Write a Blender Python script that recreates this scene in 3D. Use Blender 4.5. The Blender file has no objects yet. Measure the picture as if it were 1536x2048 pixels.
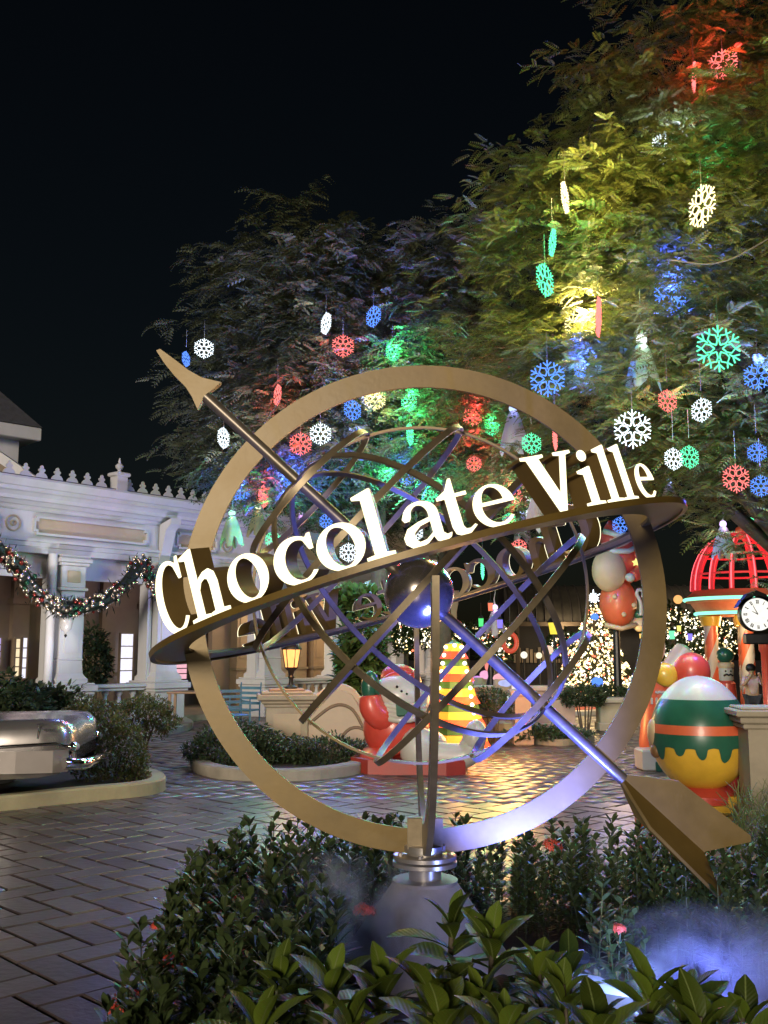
import bpy, bmesh, math, random
import numpy as np
from mathutils import Vector, Matrix, Quaternion
from mathutils.geometry import tessellate_polygon

S = bpy.context.scene
COL = S.collection
random.seed(7)
R = math.radians

# ------------------------------------------------------------------ camera, sky, sun, exposure
CAMZ, FPX, PITCH = 1.5, 2000.0, R(7.86)
cam = bpy.data.cameras.new('camera')
cam.sensor_fit = 'HORIZONTAL'
cam.sensor_width = 36.0
cam.lens = FPX / 1536.0 * 36.0
cam.clip_start = 0.05
cam.clip_end = 400.0
camo = bpy.data.objects.new('camera', cam)
COL.objects.link(camo)
camo.location = (0, 0, CAMZ)
camo.rotation_euler = (R(90) + PITCH, 0, 0)
S.camera = camo

SUN_EL, SUN_AZ = R(10), R(-14)          # low street glow from behind the viewer
wd = bpy.data.worlds.new('World')
S.world = wd
wd.use_nodes = True
wn = wd.node_tree
sky = wn.nodes.new('ShaderNodeTexSky')
sky.sky_type = 'NISHITA'
sky.sun_disc = False
sky.sun_elevation = SUN_EL
sky.sun_rotation = R(180) + SUN_AZ
bg = wn.nodes['Background']
bg.inputs['Strength'].default_value = 0.0011
wn.links.new(sky.outputs[0], bg.inputs[0])

sun = bpy.data.lights.new('sun', 'SUN')
sun.energy = 2.3
sun.angle = R(14)
sun.color = (1.0, 0.88, 0.70)
suno = bpy.data.objects.new('sun', sun)
COL.objects.link(suno)
sd = Vector((math.sin(SUN_AZ) * math.cos(SUN_EL), -math.cos(SUN_AZ) * math.cos(SUN_EL), math.sin(SUN_EL)))
suno.rotation_euler = sd.to_track_quat('Z', 'Y').to_euler()

S.view_settings.view_transform = 'Standard'
S.view_settings.look = 'None'
S.view_settings.exposure = 0.3
S.view_settings.gamma = 1.0
S.render.engine = 'CYCLES'
S.cycles.use_denoising = True
S.cycles.max_bounces = 6
S.cycles.diffuse_bounces = 3
S.cycles.glossy_bounces = 3
S.cycles.transmission_bounces = 3
S.cycles.transparent_max_bounces = 6
S.cycles.volume_bounces = 0
S.cycles.sample_clamp_indirect = 3.0
S.cycles.caustics_reflective = False
S.cycles.caustics_refractive = False

# ------------------------------------------------------------------ layout helpers (photo pixel + distance -> place)
def ray(px, py):
    v = (1024 - py) / FPX
    return Vector(((px - 768) / FPX, math.cos(PITCH) - v * math.sin(PITCH), math.sin(PITCH) + v * math.cos(PITCH)))
def P(px, py, D):
    d = ray(px, py)
    return Vector((0, 0, CAMZ)) + d * (D / d.y)
def G(px, py, z=0.0):
    d = ray(px, py)
    return Vector((0, 0, CAMZ)) + d * ((z - CAMZ) / d.z)

# ------------------------------------------------------------------ materials
MATS = {}
def M(name, col, rough=0.5, metal=0.0, var=0.18, scale=6.0, bump=0.0, bscale=None, em=None, es=0.0, coat=0.0, island=0.0, objr=0.0, spec=None, streak=False):
    if name in MATS:
        return MATS[name]
    m = bpy.data.materials.new(name)
    m.use_nodes = True
    nt = m.node_tree
    b = nt.nodes['Principled BSDF']
    tc = nt.nodes.new('ShaderNodeTexCoord')
    src = tc.outputs['Object']
    if streak:
        mp = nt.nodes.new('ShaderNodeMapping')
        mp.inputs['Scale'].default_value = (1, 1, 0.15)
        nt.links.new(src, mp.inputs[0]); src = mp.outputs[0]
    nz = nt.nodes.new('ShaderNodeTexNoise')
    nz.inputs['Scale'].default_value = scale
    nz.inputs['Detail'].default_value = 6
    nz.inputs['Roughness'].default_value = 0.65
    nt.links.new(src, nz.inputs['Vector'])
    rp = nt.nodes.new('ShaderNodeValToRGB')
    rp.color_ramp.elements[0].position = 0.3
    rp.color_ramp.elements[1].position = 0.72
    rp.color_ramp.elements[0].color = tuple(c * (1 - var) for c in col) + (1,)
    rp.color_ramp.elements[1].color = tuple(min(1, c * (1 + var)) for c in col) + (1,)
    nt.links.new(nz.outputs['Fac'], rp.inputs[0])
    out = rp.outputs[0]
    if island or objr:
        hs = nt.nodes.new('ShaderNodeHueSaturation')
        mr = nt.nodes.new('ShaderNodeMapRange')
        if island:
            gi = nt.nodes.new('ShaderNodeNewGeometry'); rnd = gi.outputs['Random Per Island']; a = island
        else:
            oi = nt.nodes.new('ShaderNodeObjectInfo'); rnd = oi.outputs['Random']; a = objr
        mr.inputs['To Min'].default_value = 1 - a
        mr.inputs['To Max'].default_value = 1 + a
        nt.links.new(rnd, mr.inputs['Value'])
        nt.links.new(mr.outputs[0], hs.inputs['Value'])
        mh = nt.nodes.new('ShaderNodeMapRange')
        mh.inputs['To Min'].default_value = 0.5 - a * 0.05
        mh.inputs['To Max'].default_value = 0.5 + a * 0.05
        nt.links.new(rnd, mh.inputs['Value'])
        nt.links.new(mh.outputs[0], hs.inputs['Hue'])
        nt.links.new(out, hs.inputs['Color'])
        out = hs.outputs[0]
    nt.links.new(out, b.inputs['Base Color'])
    mr2 = nt.nodes.new('ShaderNodeMapRange')
    mr2.inputs['To Min'].default_value = max(0.02, rough - 0.12 * min(1, rough * 2))
    mr2.inputs['To Max'].default_value = min(1, rough + 0.12 * min(1, rough * 2))
    nt.links.new(nz.outputs['Fac'], mr2.inputs['Value'])
    nt.links.new(mr2.outputs[0], b.inputs['Roughness'])
    b.inputs['Metallic'].default_value = metal
    if coat: b.inputs['Coat Weight'].default_value = coat; b.inputs['Coat Roughness'].default_value = 0.12
    if spec is not None: b.inputs['Specular IOR Level'].default_value = spec
    if bump:
        n2 = nt.nodes.new('ShaderNodeTexNoise')
        n2.inputs['Scale'].default_value = bscale or scale * 6
        n2.inputs['Detail'].default_value = 5
        nt.links.new(tc.outputs['Object'], n2.inputs['Vector'])
        bp = nt.nodes.new('ShaderNodeBump')
        bp.inputs['Strength'].default_value = bump
        bp.inputs['Distance'].default_value = 0.01
        nt.links.new(n2.outputs['Fac'], bp.inputs['Height'])
        nt.links.new(bp.outputs[0], b.inputs['Normal'])
    if em:
        b.inputs['Emission Color'].default_value = tuple(em) + (1,)
        b.inputs['Emission Strength'].default_value = es
    MATS[name] = m
    return m

def EM(name, col, strength, sample=False):
    if name in MATS:
        return MATS[name]
    m = bpy.data.materials.new(name)
    m.use_nodes = True
    nt = m.node_tree
    nt.nodes.clear()
    e = nt.nodes.new('ShaderNodeEmission')
    o = nt.nodes.new('ShaderNodeOutputMaterial')
    tc = nt.nodes.new('ShaderNodeTexCoord')
    nz = nt.nodes.new('ShaderNodeTexNoise')
    nz.inputs['Scale'].default_value = 14
    nt.links.new(tc.outputs['Object'], nz.inputs['Vector'])
    mr = nt.nodes.new('ShaderNodeMapRange')
    mr.inputs['To Min'].default_value = strength * 0.8
    mr.inputs['To Max'].default_value = strength * 1.2
    nt.links.new(nz.outputs['Fac'], mr.inputs['Value'])
    nt.links.new(mr.outputs[0], e.inputs['Strength'])
    e.inputs['Color'].default_value = tuple(col) + (1,)
    nt.links.new(e.outputs[0], o.inputs[0])
    if not sample:
        m.cycles.emission_sampling = 'NONE'
    MATS[name] = m
    return m

def LEAF(name, col, trans=0.35, rough=0.45, isl=0.35):
    if name in MATS:
        return MATS[name]
    m = bpy.data.materials.new(name)
    m.use_nodes = True
    nt = m.node_tree
    b = nt.nodes['Principled BSDF']
    out = nt.nodes['Material Output']
    gi = nt.nodes.new('ShaderNodeNewGeometry')
    nz = nt.nodes.new('ShaderNodeTexNoise')
    nz.inputs['Scale'].default_value = 1.7
    nz.inputs['Detail'].default_value = 3
    nt.links.new(gi.outputs['Position'], nz.inputs['Vector'])
    mx = nt.nodes.new('ShaderNodeMix'); mx.data_type = 'RGBA'
    mx.inputs['A'].default_value = (col[0] * 0.62, col[1] * 0.72, col[2] * 0.7, 1)
    mx.inputs['B'].default_value = (col[0] * 1.5, col[1] * 1.28, col[2] * 1.1, 1)
    nt.links.new(nz.outputs['Fac'], mx.inputs['Factor'])
    hs = nt.nodes.new('ShaderNodeHueSaturation')
    mr = nt.nodes.new('ShaderNodeMapRange')
    mr.inputs['To Min'].default_value = 1 - isl
    mr.inputs['To Max'].default_value = 1 + isl
    nt.links.new(gi.outputs['Random Per Island'], mr.inputs['Value'])
    nt.links.new(mr.outputs[0], hs.inputs['Value'])
    nt.links.new(mx.outputs['Result'], hs.inputs['Color'])
    nt.links.new(hs.outputs[0], b.inputs['Base Color'])
    b.inputs['Roughness'].default_value = rough
    tr = nt.nodes.new('ShaderNodeBsdfTranslucent')
    nt.links.new(hs.outputs[0], tr.inputs['Color'])
    ms = nt.nodes.new('ShaderNodeMixShader')
    ms.inputs[0].default_value = trans
    nt.links.new(b.outputs[0], ms.inputs[1])
    nt.links.new(tr.outputs[0], ms.inputs[2])
    nt.links.new(ms.outputs[0], out.inputs[0])
    MATS[name] = m
    return m

# ------------------------------------------------------------------ mesh helpers
class MB:
    def __init__(self):
        self.v = []; self.f = []; self.mi = []; self.cur = 0
    def add(self, vs, fs):
        o = len(self.v)
        self.v += [tuple(x) for x in vs]
        self.f += [tuple(i + o for i in f) for f in fs]
        self.mi += [self.cur] * len(fs)
        return self
    def box(self, c, s, rot=None, bev=0.0):
        c = Vector(c); hx, hy, hz = s[0] / 2, s[1] / 2, s[2] / 2
        if bev <= 0:
            vs = [Vector((x * hx, y * hy, z * hz)) for x in (-1, 1) for y in (-1, 1) for z in (-1, 1)]
            fs = [(0, 1, 3, 2), (4, 6, 7, 5), (0, 4, 5, 1), (2, 3, 7, 6), (0, 2, 6, 4), (1, 5, 7, 3)]
        else:
            b = min(bev, hx * .9, hy * .9, hz * .9)
            vs = []
            for z, ins in ((-hz, b), (-hz + b, 0), (hz - b, 0), (hz, b)):
                for x, y in ((-1, -1), (1, -1), (1, 1), (-1, 1)):
                    vs.append(Vector((x * (hx - ins), y * (hy - ins), z)))
            fs = [(3, 2, 1, 0), (12, 13, 14, 15)]
            for k in range(3):
                for i in range(4):
                    j = (i + 1) % 4
                    fs.append((k * 4 + i, k * 4 + j, k * 4 + 4 + j, k * 4 + 4 + i))
        if rot is not None: vs = [rot @ v for v in vs]
        return self.add([v + c for v in vs], fs)
    def tube(self, pts, r, n=8, cap=True, flat=1.0):
        pts = [Vector(p) for p in pts]
        rs = list(r) if isinstance(r, (list, tuple)) else [r] * len(pts)
        if len(rs) != len(pts): rs = np.interp(np.linspace(0, 1, len(pts)), np.linspace(0, 1, len(rs)), rs).tolist()
        vs = []; prev = None
        for i, p in enumerate(pts):
            t = (pts[min(i + 1, len(pts) - 1)] - pts[max(i - 1, 0)])
            if t.length < 1e-9: t = Vector((0, 0, 1))
            t.normalize()
            if prev is None:
                a = Vector((0, 0, 1)) if abs(t.z) < .9 else Vector((1, 0, 0))
                prev = (a - t * a.dot(t)).normalized()
            else:
                prev = (prev - t * prev.dot(t)).normalized()
            b = t.cross(prev)
            for k in range(n):
                an = 2 * math.pi * k / n
                vs.append(p + (prev * math.cos(an) + b * math.sin(an) * flat) * rs[i])
        fs = []
        for i in range(len(pts) - 1):
            for k in range(n):
                l = (k + 1) % n
                fs.append((i * n + k, i * n + l, (i + 1) * n + l, (i + 1) * n + k))
        if cap:
            fs.append(tuple(range(n - 1, -1, -1)))
            o = (len(pts) - 1) * n
            fs.append(tuple(range(o, o + n)))
        return self.add(vs, fs)
    def cyl(self, a, b, r0, r1=None, n=16):
        return self.tube([a, b], [r0, r0 if r1 is None else r1], n)
    def lathe(self, prof, c=(0, 0, 0), n=24, rot=None, sx=1.0, sy=1.0, a0=0.0):
        c = Vector(c); vs = []
        for r, z in prof:
            for k in range(n):
                an = 2 * math.pi * k / n + a0
                v = Vector((r * math.cos(an) * sx, r * math.sin(an) * sy, z))
                if rot is not None: v = rot @ v
                vs.append(v + c)
        fs = []
        for i in range(len(prof) - 1):
            for k in range(n):
                l = (k + 1) % n
                fs.append((i * n + k, i * n + l, (i + 1) * n + l, (i + 1) * n + k))
        fs.append(tuple(range(n - 1, -1, -1)))
        o = (len(prof) - 1) * n
        fs.append(tuple(range(o, o + n)))
        return self.add(vs, fs)
    def ell(self, c, r, rot=None, n=16, m=10, lump=0.0, seed=0):
        if not isinstance(r, (tuple, list)): r = (r, r, r)
        c = Vector(c); vs = []; rg = random.Random(seed)
        for i in range(m + 1):
            th = math.pi * (0.001 + 0.998 * i / m)
            for k in range(n):
                an = 2 * math.pi * k / n
                q = 1 + lump * (rg.random() - .5)
                v = Vector((r[0] * math.sin(th) * math.cos(an), r[1] * math.sin(th) * math.sin(an), -r[2] * math.cos(th))) * q
                if rot is not None: v = rot @ v
                vs.append(v + c)
        fs = []
        for i in range(m):
            for k in range(n):
                l = (k + 1) % n
                fs.append((i * n + k, i * n + l, (i + 1) * n + l, (i + 1) * n + k))
        fs.append(tuple(range(n - 1, -1, -1))); fs.append(tuple(range(m * n, m * n + n)))
        return self.add(vs, fs)
    def prism(self, loops, d0, d1, fr):
        """loops: list of 2-D contours (first outer, rest holes); fr(x,y,d)->point; extruded from d0 (front) to d1"""
        tris = tessellate_polygon([[Vector((x, y, 0)) for x, y in lp] for lp in loops])
        flat = [p for lp in loops for p in lp]
        n = len(flat)
        vs = [fr(x, y, d0) for x, y in flat] + [fr(x, y, d1) for x, y in flat]
        fs = [tuple(t) for t in tris] + [tuple(i + n for i in reversed(t)) for t in tris]
        o = 0
        for lp in loops:
            k = len(lp)
            for i in range(k):
                j = (i + 1) % k
                fs.append((o + i, o + j, n + o + j, n + o + i))
            o += k
        return self.add(vs, fs)
    def build(self, name, mats, parent=None, smooth=False, loc=None):
        me = bpy.data.meshes.new(name)
        me.from_pydata(self.v, [], self.f)
        if not isinstance(mats, (list, tuple)): mats = [mats]
        for m in mats: me.materials.append(m)
        if any(self.mi): me.polygons.foreach_set('material_index', self.mi)
        bm = bmesh.new(); bm.from_mesh(me)
        bmesh.ops.recalc_face_normals(bm, faces=bm.faces)
        bm.to_mesh(me); bm.free()
        if smooth:
            me.polygons.foreach_set('use_smooth', [True] * len(me.polygons))
            if smooth != 'all':
                me.set_sharp_from_angle(angle=R(smooth if isinstance(smooth, (int, float)) and smooth > 1 else 40))
        me.update()
        return link(name, me, parent, loc)

def link(name, me, parent=None, loc=None):
    o = bpy.data.objects.new(name, me)
    COL.objects.link(o)
    if parent is not None: o.parent = parent
    if loc is not None: o.location = loc
    return o
def tag(o, label=None, cat=None, group=None, kind=None):
    if label: o['label'] = label
    if cat: o['category'] = cat
    if group: o['group'] = group
    if kind: o['kind'] = kind
    return o
def thing(name, label, cat, loc=(0, 0, 0), rz=0.0, group=None):
    o = bpy.data.objects.new(name, None)
    o.empty_display_size = 0.1
    COL.objects.link(o)
    o.location = loc; o.rotation_euler = (0, 0, rz)
    return tag(o, label, cat, group)
def point_light(name, loc, col, energy, r=0.08, parent=None):
    l = bpy.data.lights.new(name, 'POINT'); l.color = col; l.energy = energy; l.shadow_soft_size = r
    o = bpy.data.objects.new(name, l); COL.objects.link(o); o.location = loc
    if parent is not None: o.parent = parent
    return o
def mesh_np(name, V, F, mats, parent=None, mi=None, smooth=False):
    me = bpy.data.meshes.new(name)
    V = np.ascontiguousarray(V, dtype=np.float32); F = np.ascontiguousarray(F, dtype=np.int32)
    k = F.shape[1]
    me.vertices.add(len(V)); me.vertices.foreach_set('co', V.ravel())
    me.loops.add(F.size); me.loops.foreach_set('vertex_index', F.ravel())
    me.polygons.add(len(F)); me.polygons.foreach_set('loop_start', np.arange(0, F.size, k, dtype=np.int32))
    if not isinstance(mats, (list, tuple)): mats = [mats]
    for m in mats: me.materials.append(m)
    if mi is not None: me.polygons.foreach_set('material_index', np.asarray(mi, dtype=np.int32))
    if smooth: me.polygons.foreach_set('use_smooth', np.ones(len(F), dtype=bool))
    me.update(calc_edges=True)
    me.validate()
    return link(name, me, parent)

def rand_rot(n, rg, pitch=(-.6, .6), az=None):
    """n rotation matrices: +x turned to azimuth/pitch with random roll"""
    a = rg.uniform(0, 2 * np.pi, n) if az is None else az
    p = rg.uniform(pitch[0], pitch[1], n)
    r = rg.uniform(-.6, .6, n)
    ca, sa, cp, sp, cr, sr = np.cos(a), np.sin(a), np.cos(p), np.sin(p), np.cos(r), np.sin(r)
    X = np.stack([ca * cp, sa * cp, sp], 1)
    Y0 = np.stack([-sa, ca, np.zeros(n)], 1)
    Z0 = np.cross(X, Y0)
    Y = Y0 * cr[:, None] + Z0 * sr[:, None]
    Z = np.cross(X, Y)
    return np.stack([X, Y, Z], 2)
def scatter(tv, tf, pos, rot, sc):
    n = len(pos)
    V = np.einsum('nij,vj->nvi', rot, tv) * sc[:, None, None] + pos[:, None, :]
    F = tf[None] + (np.arange(n) * len(tv))[:, None, None]
    return V.reshape(-1, 3), F.reshape(-1, tf.shape[1])

# ------------------------------------------------------------------ palette
m_gold = M('bronze_gold_paint', (.150, .094, .020), .42, .2, .22, 3.0, bump=.05, bscale=45)
m_golddk = M('letter_side_paint', (.15, .095, .03), .45, .2, .12, 4.0)
m_iron = M('dark_bronze_strap', (.20, .155, .095), .38, .5, .25, 9.0)
m_silverrod = M('steel_rod', (.17, .14, .105), .36, .5, .25, 12.0)
m_chromeball = M('mirror_ball_metal', (.50, .43, .36), .2, .9, .08, 5.0)
m_grey = M('pedestal_grey_paint', (.23, .20, .20), .5, .0, .2, 5.0, bump=.05)
m_steel = M('flange_steel', (.42, .38, .35), .3, .7, .15, 9.0)
m_face = EM('letter_glow', (1.0, .91, .58), 1.75, sample=True)
m_white = M('white_plaster', (.47, .46, .47), .6, 0, .1, 2.2, bump=.06, bscale=30, streak=True)
m_cream = M('cream_plaster', (.40, .31, .22), .6, 0, .1, 2.2, bump=.06, bscale=30)
m_stone = M('beige_stone', (.31, .26, .19), .7, 0, .2, 3.0, bump=.12, bscale=40)
m_groove = M('brown_groove', (.16, .11, .07), .7)
m_roof = M('dark_roof_shingle', (.05, .05, .06), .8, 0, .3, 9, bump=.3)
m_dark = M('dark_interior', (.055, .045, .04), .7)
m_brownwall = M('brown_wall', (.17, .125, .09), .65, 0, .15, 2)
m_black = M('black_iron', (.012, .012, .013), .4, .4)
m_kerb = M('painted_kerb', (.36, .30, .17), .65, 0, .2, 3, bump=.15, bscale=35)
m_kerb2 = M('concrete_kerb', (.27, .235, .19), .75, 0, .25, 3, bump=.15, bscale=35)
m_soil = M('soil', (.035, .027, .02), .9, 0, .4, 12, bump=.6, bscale=40)
m_red = M('red_gloss_paint', (.52, .06, .04), .38, 0, .14, 3, bump=.03, coat=.2)
m_orange = M('orange_red_paint', (.62, .12, .05), .38, 0, .12, 3, coat=.15)
m_figwhite = M('white_gloss_paint', (.48, .45, .41), .4, 0, .1, 3, bump=.03, coat=.15)
m_green = M('green_gloss_paint', (.018, .095, .06), .3, 0, .2, 3, coat=.3)
m_yellow = M('yellow_gloss_paint', (.62, .37, .035), .34, 0, .16, 3, bump=.03, coat=.25)
m_tan = M('tan_paint', (.52, .36, .22), .45, 0, .12, 3)
m_brown = M('brown_paint', (.20, .10, .04), .45)
m_bark = M('bark', (.09, .07, .05), .85, 0, .35, 9, bump=.6, bscale=30)
m_trunkwhite = m_figwhite
W_EM = {
    'white': ((.80, .92, 1.0), (.78, .9, 1.0)),
    'warm': ((1.0, .84, .42), (1.0, .75, .28)),
    'red': ((1.0, .19, .17), (1.0, .06, .05)),
    'green': ((.12, 1.0, .45), (.05, .9, .25)),
    'blue': ((.10, .26, 1.0), (.06, .12, 1.0)),
    'purple': ((.62, .3, 1.0), (.6, .25, 1.0)),
}

# ------------------------------------------------------------------ ground and herringbone paving
def ground_mat():
    m = bpy.data.materials.new('paving_far')
    m.use_nodes = True
    nt = m.node_tree; b = nt.nodes['Principled BSDF']
    g = nt.nodes.new('ShaderNodeNewGeometry')
    mp = nt.nodes.new('ShaderNodeMapping'); mp.inputs['Rotation'].default_value = (0, 0, R(45))
    nt.links.new(g.outputs['Position'], mp.inputs[0])
    br = nt.nodes.new('ShaderNodeTexBrick')
    br.inputs['Scale'].default_value = 1.0
    br.inputs['Brick Width'].default_value = .42; br.inputs['Row Height'].default_value = .21
    br.inputs['Mortar Size'].default_value = .012
    br.inputs['Color1'].default_value = (.10, .075, .07, 1); br.inputs['Color2'].default_value = (.075, .06, .06, 1)
    br.inputs['Mortar'].default_value = (.025, .02, .02, 1)
    nt.links.new(mp.outputs[0], br.inputs['Vector'])
    nt.links.new(br.outputs['Color'], b.inputs['Base Color'])
    b.inputs['Roughness'].default_value = .42
    nz = nt.nodes.new('ShaderNodeTexNoise'); nz.inputs['Scale'].default_value = 6
    nt.links.new(g.outputs['Position'], nz.inputs['Vector'])
    bp = nt.nodes.new('ShaderNodeBump'); bp.inputs['Strength'].default_value = .4; bp.inputs['Distance'].default_value = .02
    nt.links.new(nz.outputs['Fac'], bp.inputs['Height']); nt.links.new(bp.outputs[0], b.inputs['Normal'])
    return m
m_pave = ground_mat()
m_joint = M('paving_joint', (.022, .018, .017), .85)
def brick_mat(name, isl):
    m = M(name, (.088, .067, .064), .31, 0, .5, 2.2, bump=.35, bscale=22, island=.3 if isl else 0, objr=0 if isl else .3)
    # colour variation must follow the place, not the single block
    nt = m.node_tree
    g = nt.nodes.new('ShaderNodeNewGeometry')
    for n in nt.nodes:
        if n.bl_idname == 'ShaderNodeTexNoise':
            for l in list(n.inputs['Vector'].links): nt.links.remove(l)
            nt.links.new(g.outputs['Position'], n.inputs['Vector'])
    return m
m_brick = brick_mat('paving_block', False)
m_brickS = brick_mat('paving_block_mass', True)

gm = MB()
gm.add([(-90, -12, -.03), (90, -12, -.03), (90, 150, -.03), (-90, 150, -.03)], [(0, 1, 2, 3)])
ground = gm.build('ground', m_pave)
tag(ground, kind='structure')

BW, BL, JT = .21, .42, .014
bed_poly = [(-.95, 2.2), (-1.08, 5.2), (-.85, 6.1), (.2, 6.35), (1.6, 6.0), (2.35, 6.0), (2.6, 7.2), (4.5, 7.6), (4.5, 2.2)]
def inside(x, y, poly):
    c = False; n = len(poly)
    for i in range(n):
        x1, y1 = poly[i]; x2, y2 = poly[(i + 1) % n]
        if (y1 > y) != (y2 > y) and x < (x2 - x1) * (y - y1) / (y2 - y1) + x1: c = not c
    return c
def brick_np():
    hx, hy, b = BL / 2 - JT / 2, BW / 2 - JT / 2, .007
    V = []
    for z, i in ((-.028, 0), (-.008, 0), (0, b)):
        for x, y in ((-1, -1), (1, -1), (1, 1), (-1, 1)): V.append((x * (hx - i), y * (hy - i), z))
    F = [(8, 9, 10, 11)]
    for k in range(2):
        for i in range(4):
            j = (i + 1) % 4
            F.append((k * 4 + i, k * 4 + j, k * 4 + 4 + j, k * 4 + 4 + i))
    return np.array(V), np.array(F)
bv, bf = brick_np()
pave = thing('paving', 'herringbone paving of dark brown blocks, wet looking, across the plaza', 'paving')
pave['kind'] = 'structure'
del pave['category']
c45, s45 = math.cos(R(-45)), math.sin(R(-45))
cells = []
for i in range(-140, 140):
    for j in range(-140, 140):
        k = (i - j) % 4
        if k == 0: cx, cy, rt = (i + 1) * BW, (j + .5) * BW, 0
        elif k == 2: cx, cy, rt = (i + .5) * BW, j * BW, 1
        else: continue
        x = cx * c45 - cy * s45; y = cx * s45 + cy * c45 + 14
        if y < 2.6 or y > 24 or abs(x) > y * .42 + .5: continue
        if inside(x, y, bed_poly): continue
        cells.append((x, y, R(-45) + (R(90) if rt else 0)))
rg = random.Random(3)
def vis_rank(c):
    x, y, _ = c
    u = 768 + 2000 * x / y
    dep = math.atan2(CAMZ, y); py = 1024 + 2000 * math.tan(dep + PITCH)
    ok = -20 < u < 1556 and py < 2080
    if x > -1.0 and y < 6.8: ok = False
    return (0 if ok else 1, y)
cells.sort(key=vis_rank)
bme = bpy.data.meshes.new('paving_block')
bme.from_pydata([tuple(v) for v in bv], [], [tuple(f) for f in bf]); bme.materials.append(m_brick); bme.update()
for x, y, a in cells[:300]:
    o = link('paving_block', bme, pave, (x, y, rg.uniform(-.003, .003)))
    o.rotation_euler = (rg.uniform(-.008, .008), rg.uniform(-.012, .012), a)
rest = cells[300:]
pos = np.array([(x, y, rg.uniform(-.003, .003)) for x, y, _ in rest])
an = np.array([a for _, _, a in rest])
rot = np.zeros((len(rest), 3, 3)); rot[:, 0, 0] = np.cos(an); rot[:, 0, 1] = -np.sin(an); rot[:, 1, 0] = np.sin(an); rot[:, 1, 1] = np.cos(an); rot[:, 2, 2] = 1
tl = np.random.default_rng(2).uniform(-.012, .012, (len(rest), 2)); rot[:, 2, 0] = tl[:, 0]; rot[:, 2, 1] = tl[:, 1]
V, F = scatter(bv, bf, pos, rot, np.ones(len(rest)))
mass = mesh_np('paving_blocks_further_off', V, F, m_brickS, pave); mass['kind'] = 'stuff'
jm = MB(); jm.add([(-14, 2, -.024), (14, 2, -.024), (14, 24, -.024), (-14, 24, -.024)], [(0, 1, 2, 3)])
jm.build('joint_bed', m_joint, pave)

sm = MB(); sm.prism([bed_poly], .0, -.02, lambda x, y, d: (x, y, .012 + d * .5))
so = sm.build('planting_bed_soil', m_soil); tag(so, kind='structure')
hole = thing('manhole_cover', 'round grey manhole cover in the paving beside the arrow tail', 'manhole', G(1345, 1716))
MB().lathe([(.22, -.02), (.22, .010), (.205, .012), (.2, .009), (.0, .009)], n=36).build('lid', M('grey_lid', (.12, .105, .10), .6), hole)
MB().lathe([(.235, -.02), (.245, -.02), (.245, .006), (.235, .006)], n=36).build('ring', m_black, hole)

# ------------------------------------------------------------------ the armillary globe sign
O = P(838, 1186, 5.0)
sg = thing('globe_sign', 'huge bronze armillary globe sign with an arrow through it and glowing letters', 'sign', (O.x, O.y, 0))
OL = Vector((0, 0, O.z)); HL = OL + Vector((0, 0, .026))      # centre in the sign's own frame
def annulus(mb, c, ex, ey, r0, r1, th, a0=0, a1=2 * math.pi, n=96):
    """flat ring plate in plane ex,ey, thickness th along ez"""
    ez = ex.cross(ey).normalized(); full = abs(a1 - a0 - 2 * math.pi) < 1e-6
    m = n if full else n + 1
    vs = []
    for k in range(m):
        a = a0 + (a1 - a0) * k / n
        d = ex * math.cos(a) + ey * math.sin(a)
        for r, h in ((r0, -.5), (r1, -.5), (r1, .5), (r0, .5)):
            vs.append(c + d * r + ez * h * th)
    fs = []
    for k in range(n):
        l = (k + 1) % m
        for i in range(4):
            j = (i + 1) % 4
            fs.append((k * 4 + i, l * 4 + i, l * 4 + j, k * 4 + j))
    if not full:
        fs.append((3, 2, 1, 0)); o = n * 4; fs.append((o, o + 1, o + 2, o + 3))
    mb.add(vs, fs)
X, Y, Z = Vector((1, 0, 0)), Vector((0, 1, 0)), Vector((0, 0, 1))
RC = Vector((P(847, 1200, 5).x - O.x, 0, P(847, 1203, 5).z))
mb = MB(); annulus(mb, RC, X, Z, 1.095, 1.21, .022, n=128)
mb.build('meridian_ring', m_gold, sg, smooth=30)
mb = MB(); annulus(mb, RC, Y, Z, 1.06, 1.20, .028, a0=R(178), a1=R(362), n=64)
mb.build('support_arc', m_iron, sg, smooth=30)
tilt = R(15.6)
U = Vector((math.cos(tilt), 0, math.sin(tilt))); W_ = Vector((0, math.cos(R(3.0)), -math.sin(R(3.0)))); N = U.cross(W_).normalized(); W_ = N.cross(U)
mb = MB(); annulus(mb, HL, U, W_, 1.16, 1.34, .014, n=128)
mb.build('horizon_ring', m_gold, sg, smooth=30)
mb = MB(); annulus(mb, HL - N * .004, U, W_, 1.322, 1.346, .027, n=128)
mb.build('rim_bar', m_gold, sg, smooth=30)
A0, A1 = P(415, 790, 5) - O + OL, P(1250, 1555, 5) - O + OL
ax = (A1 - A0).normalized()
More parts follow.
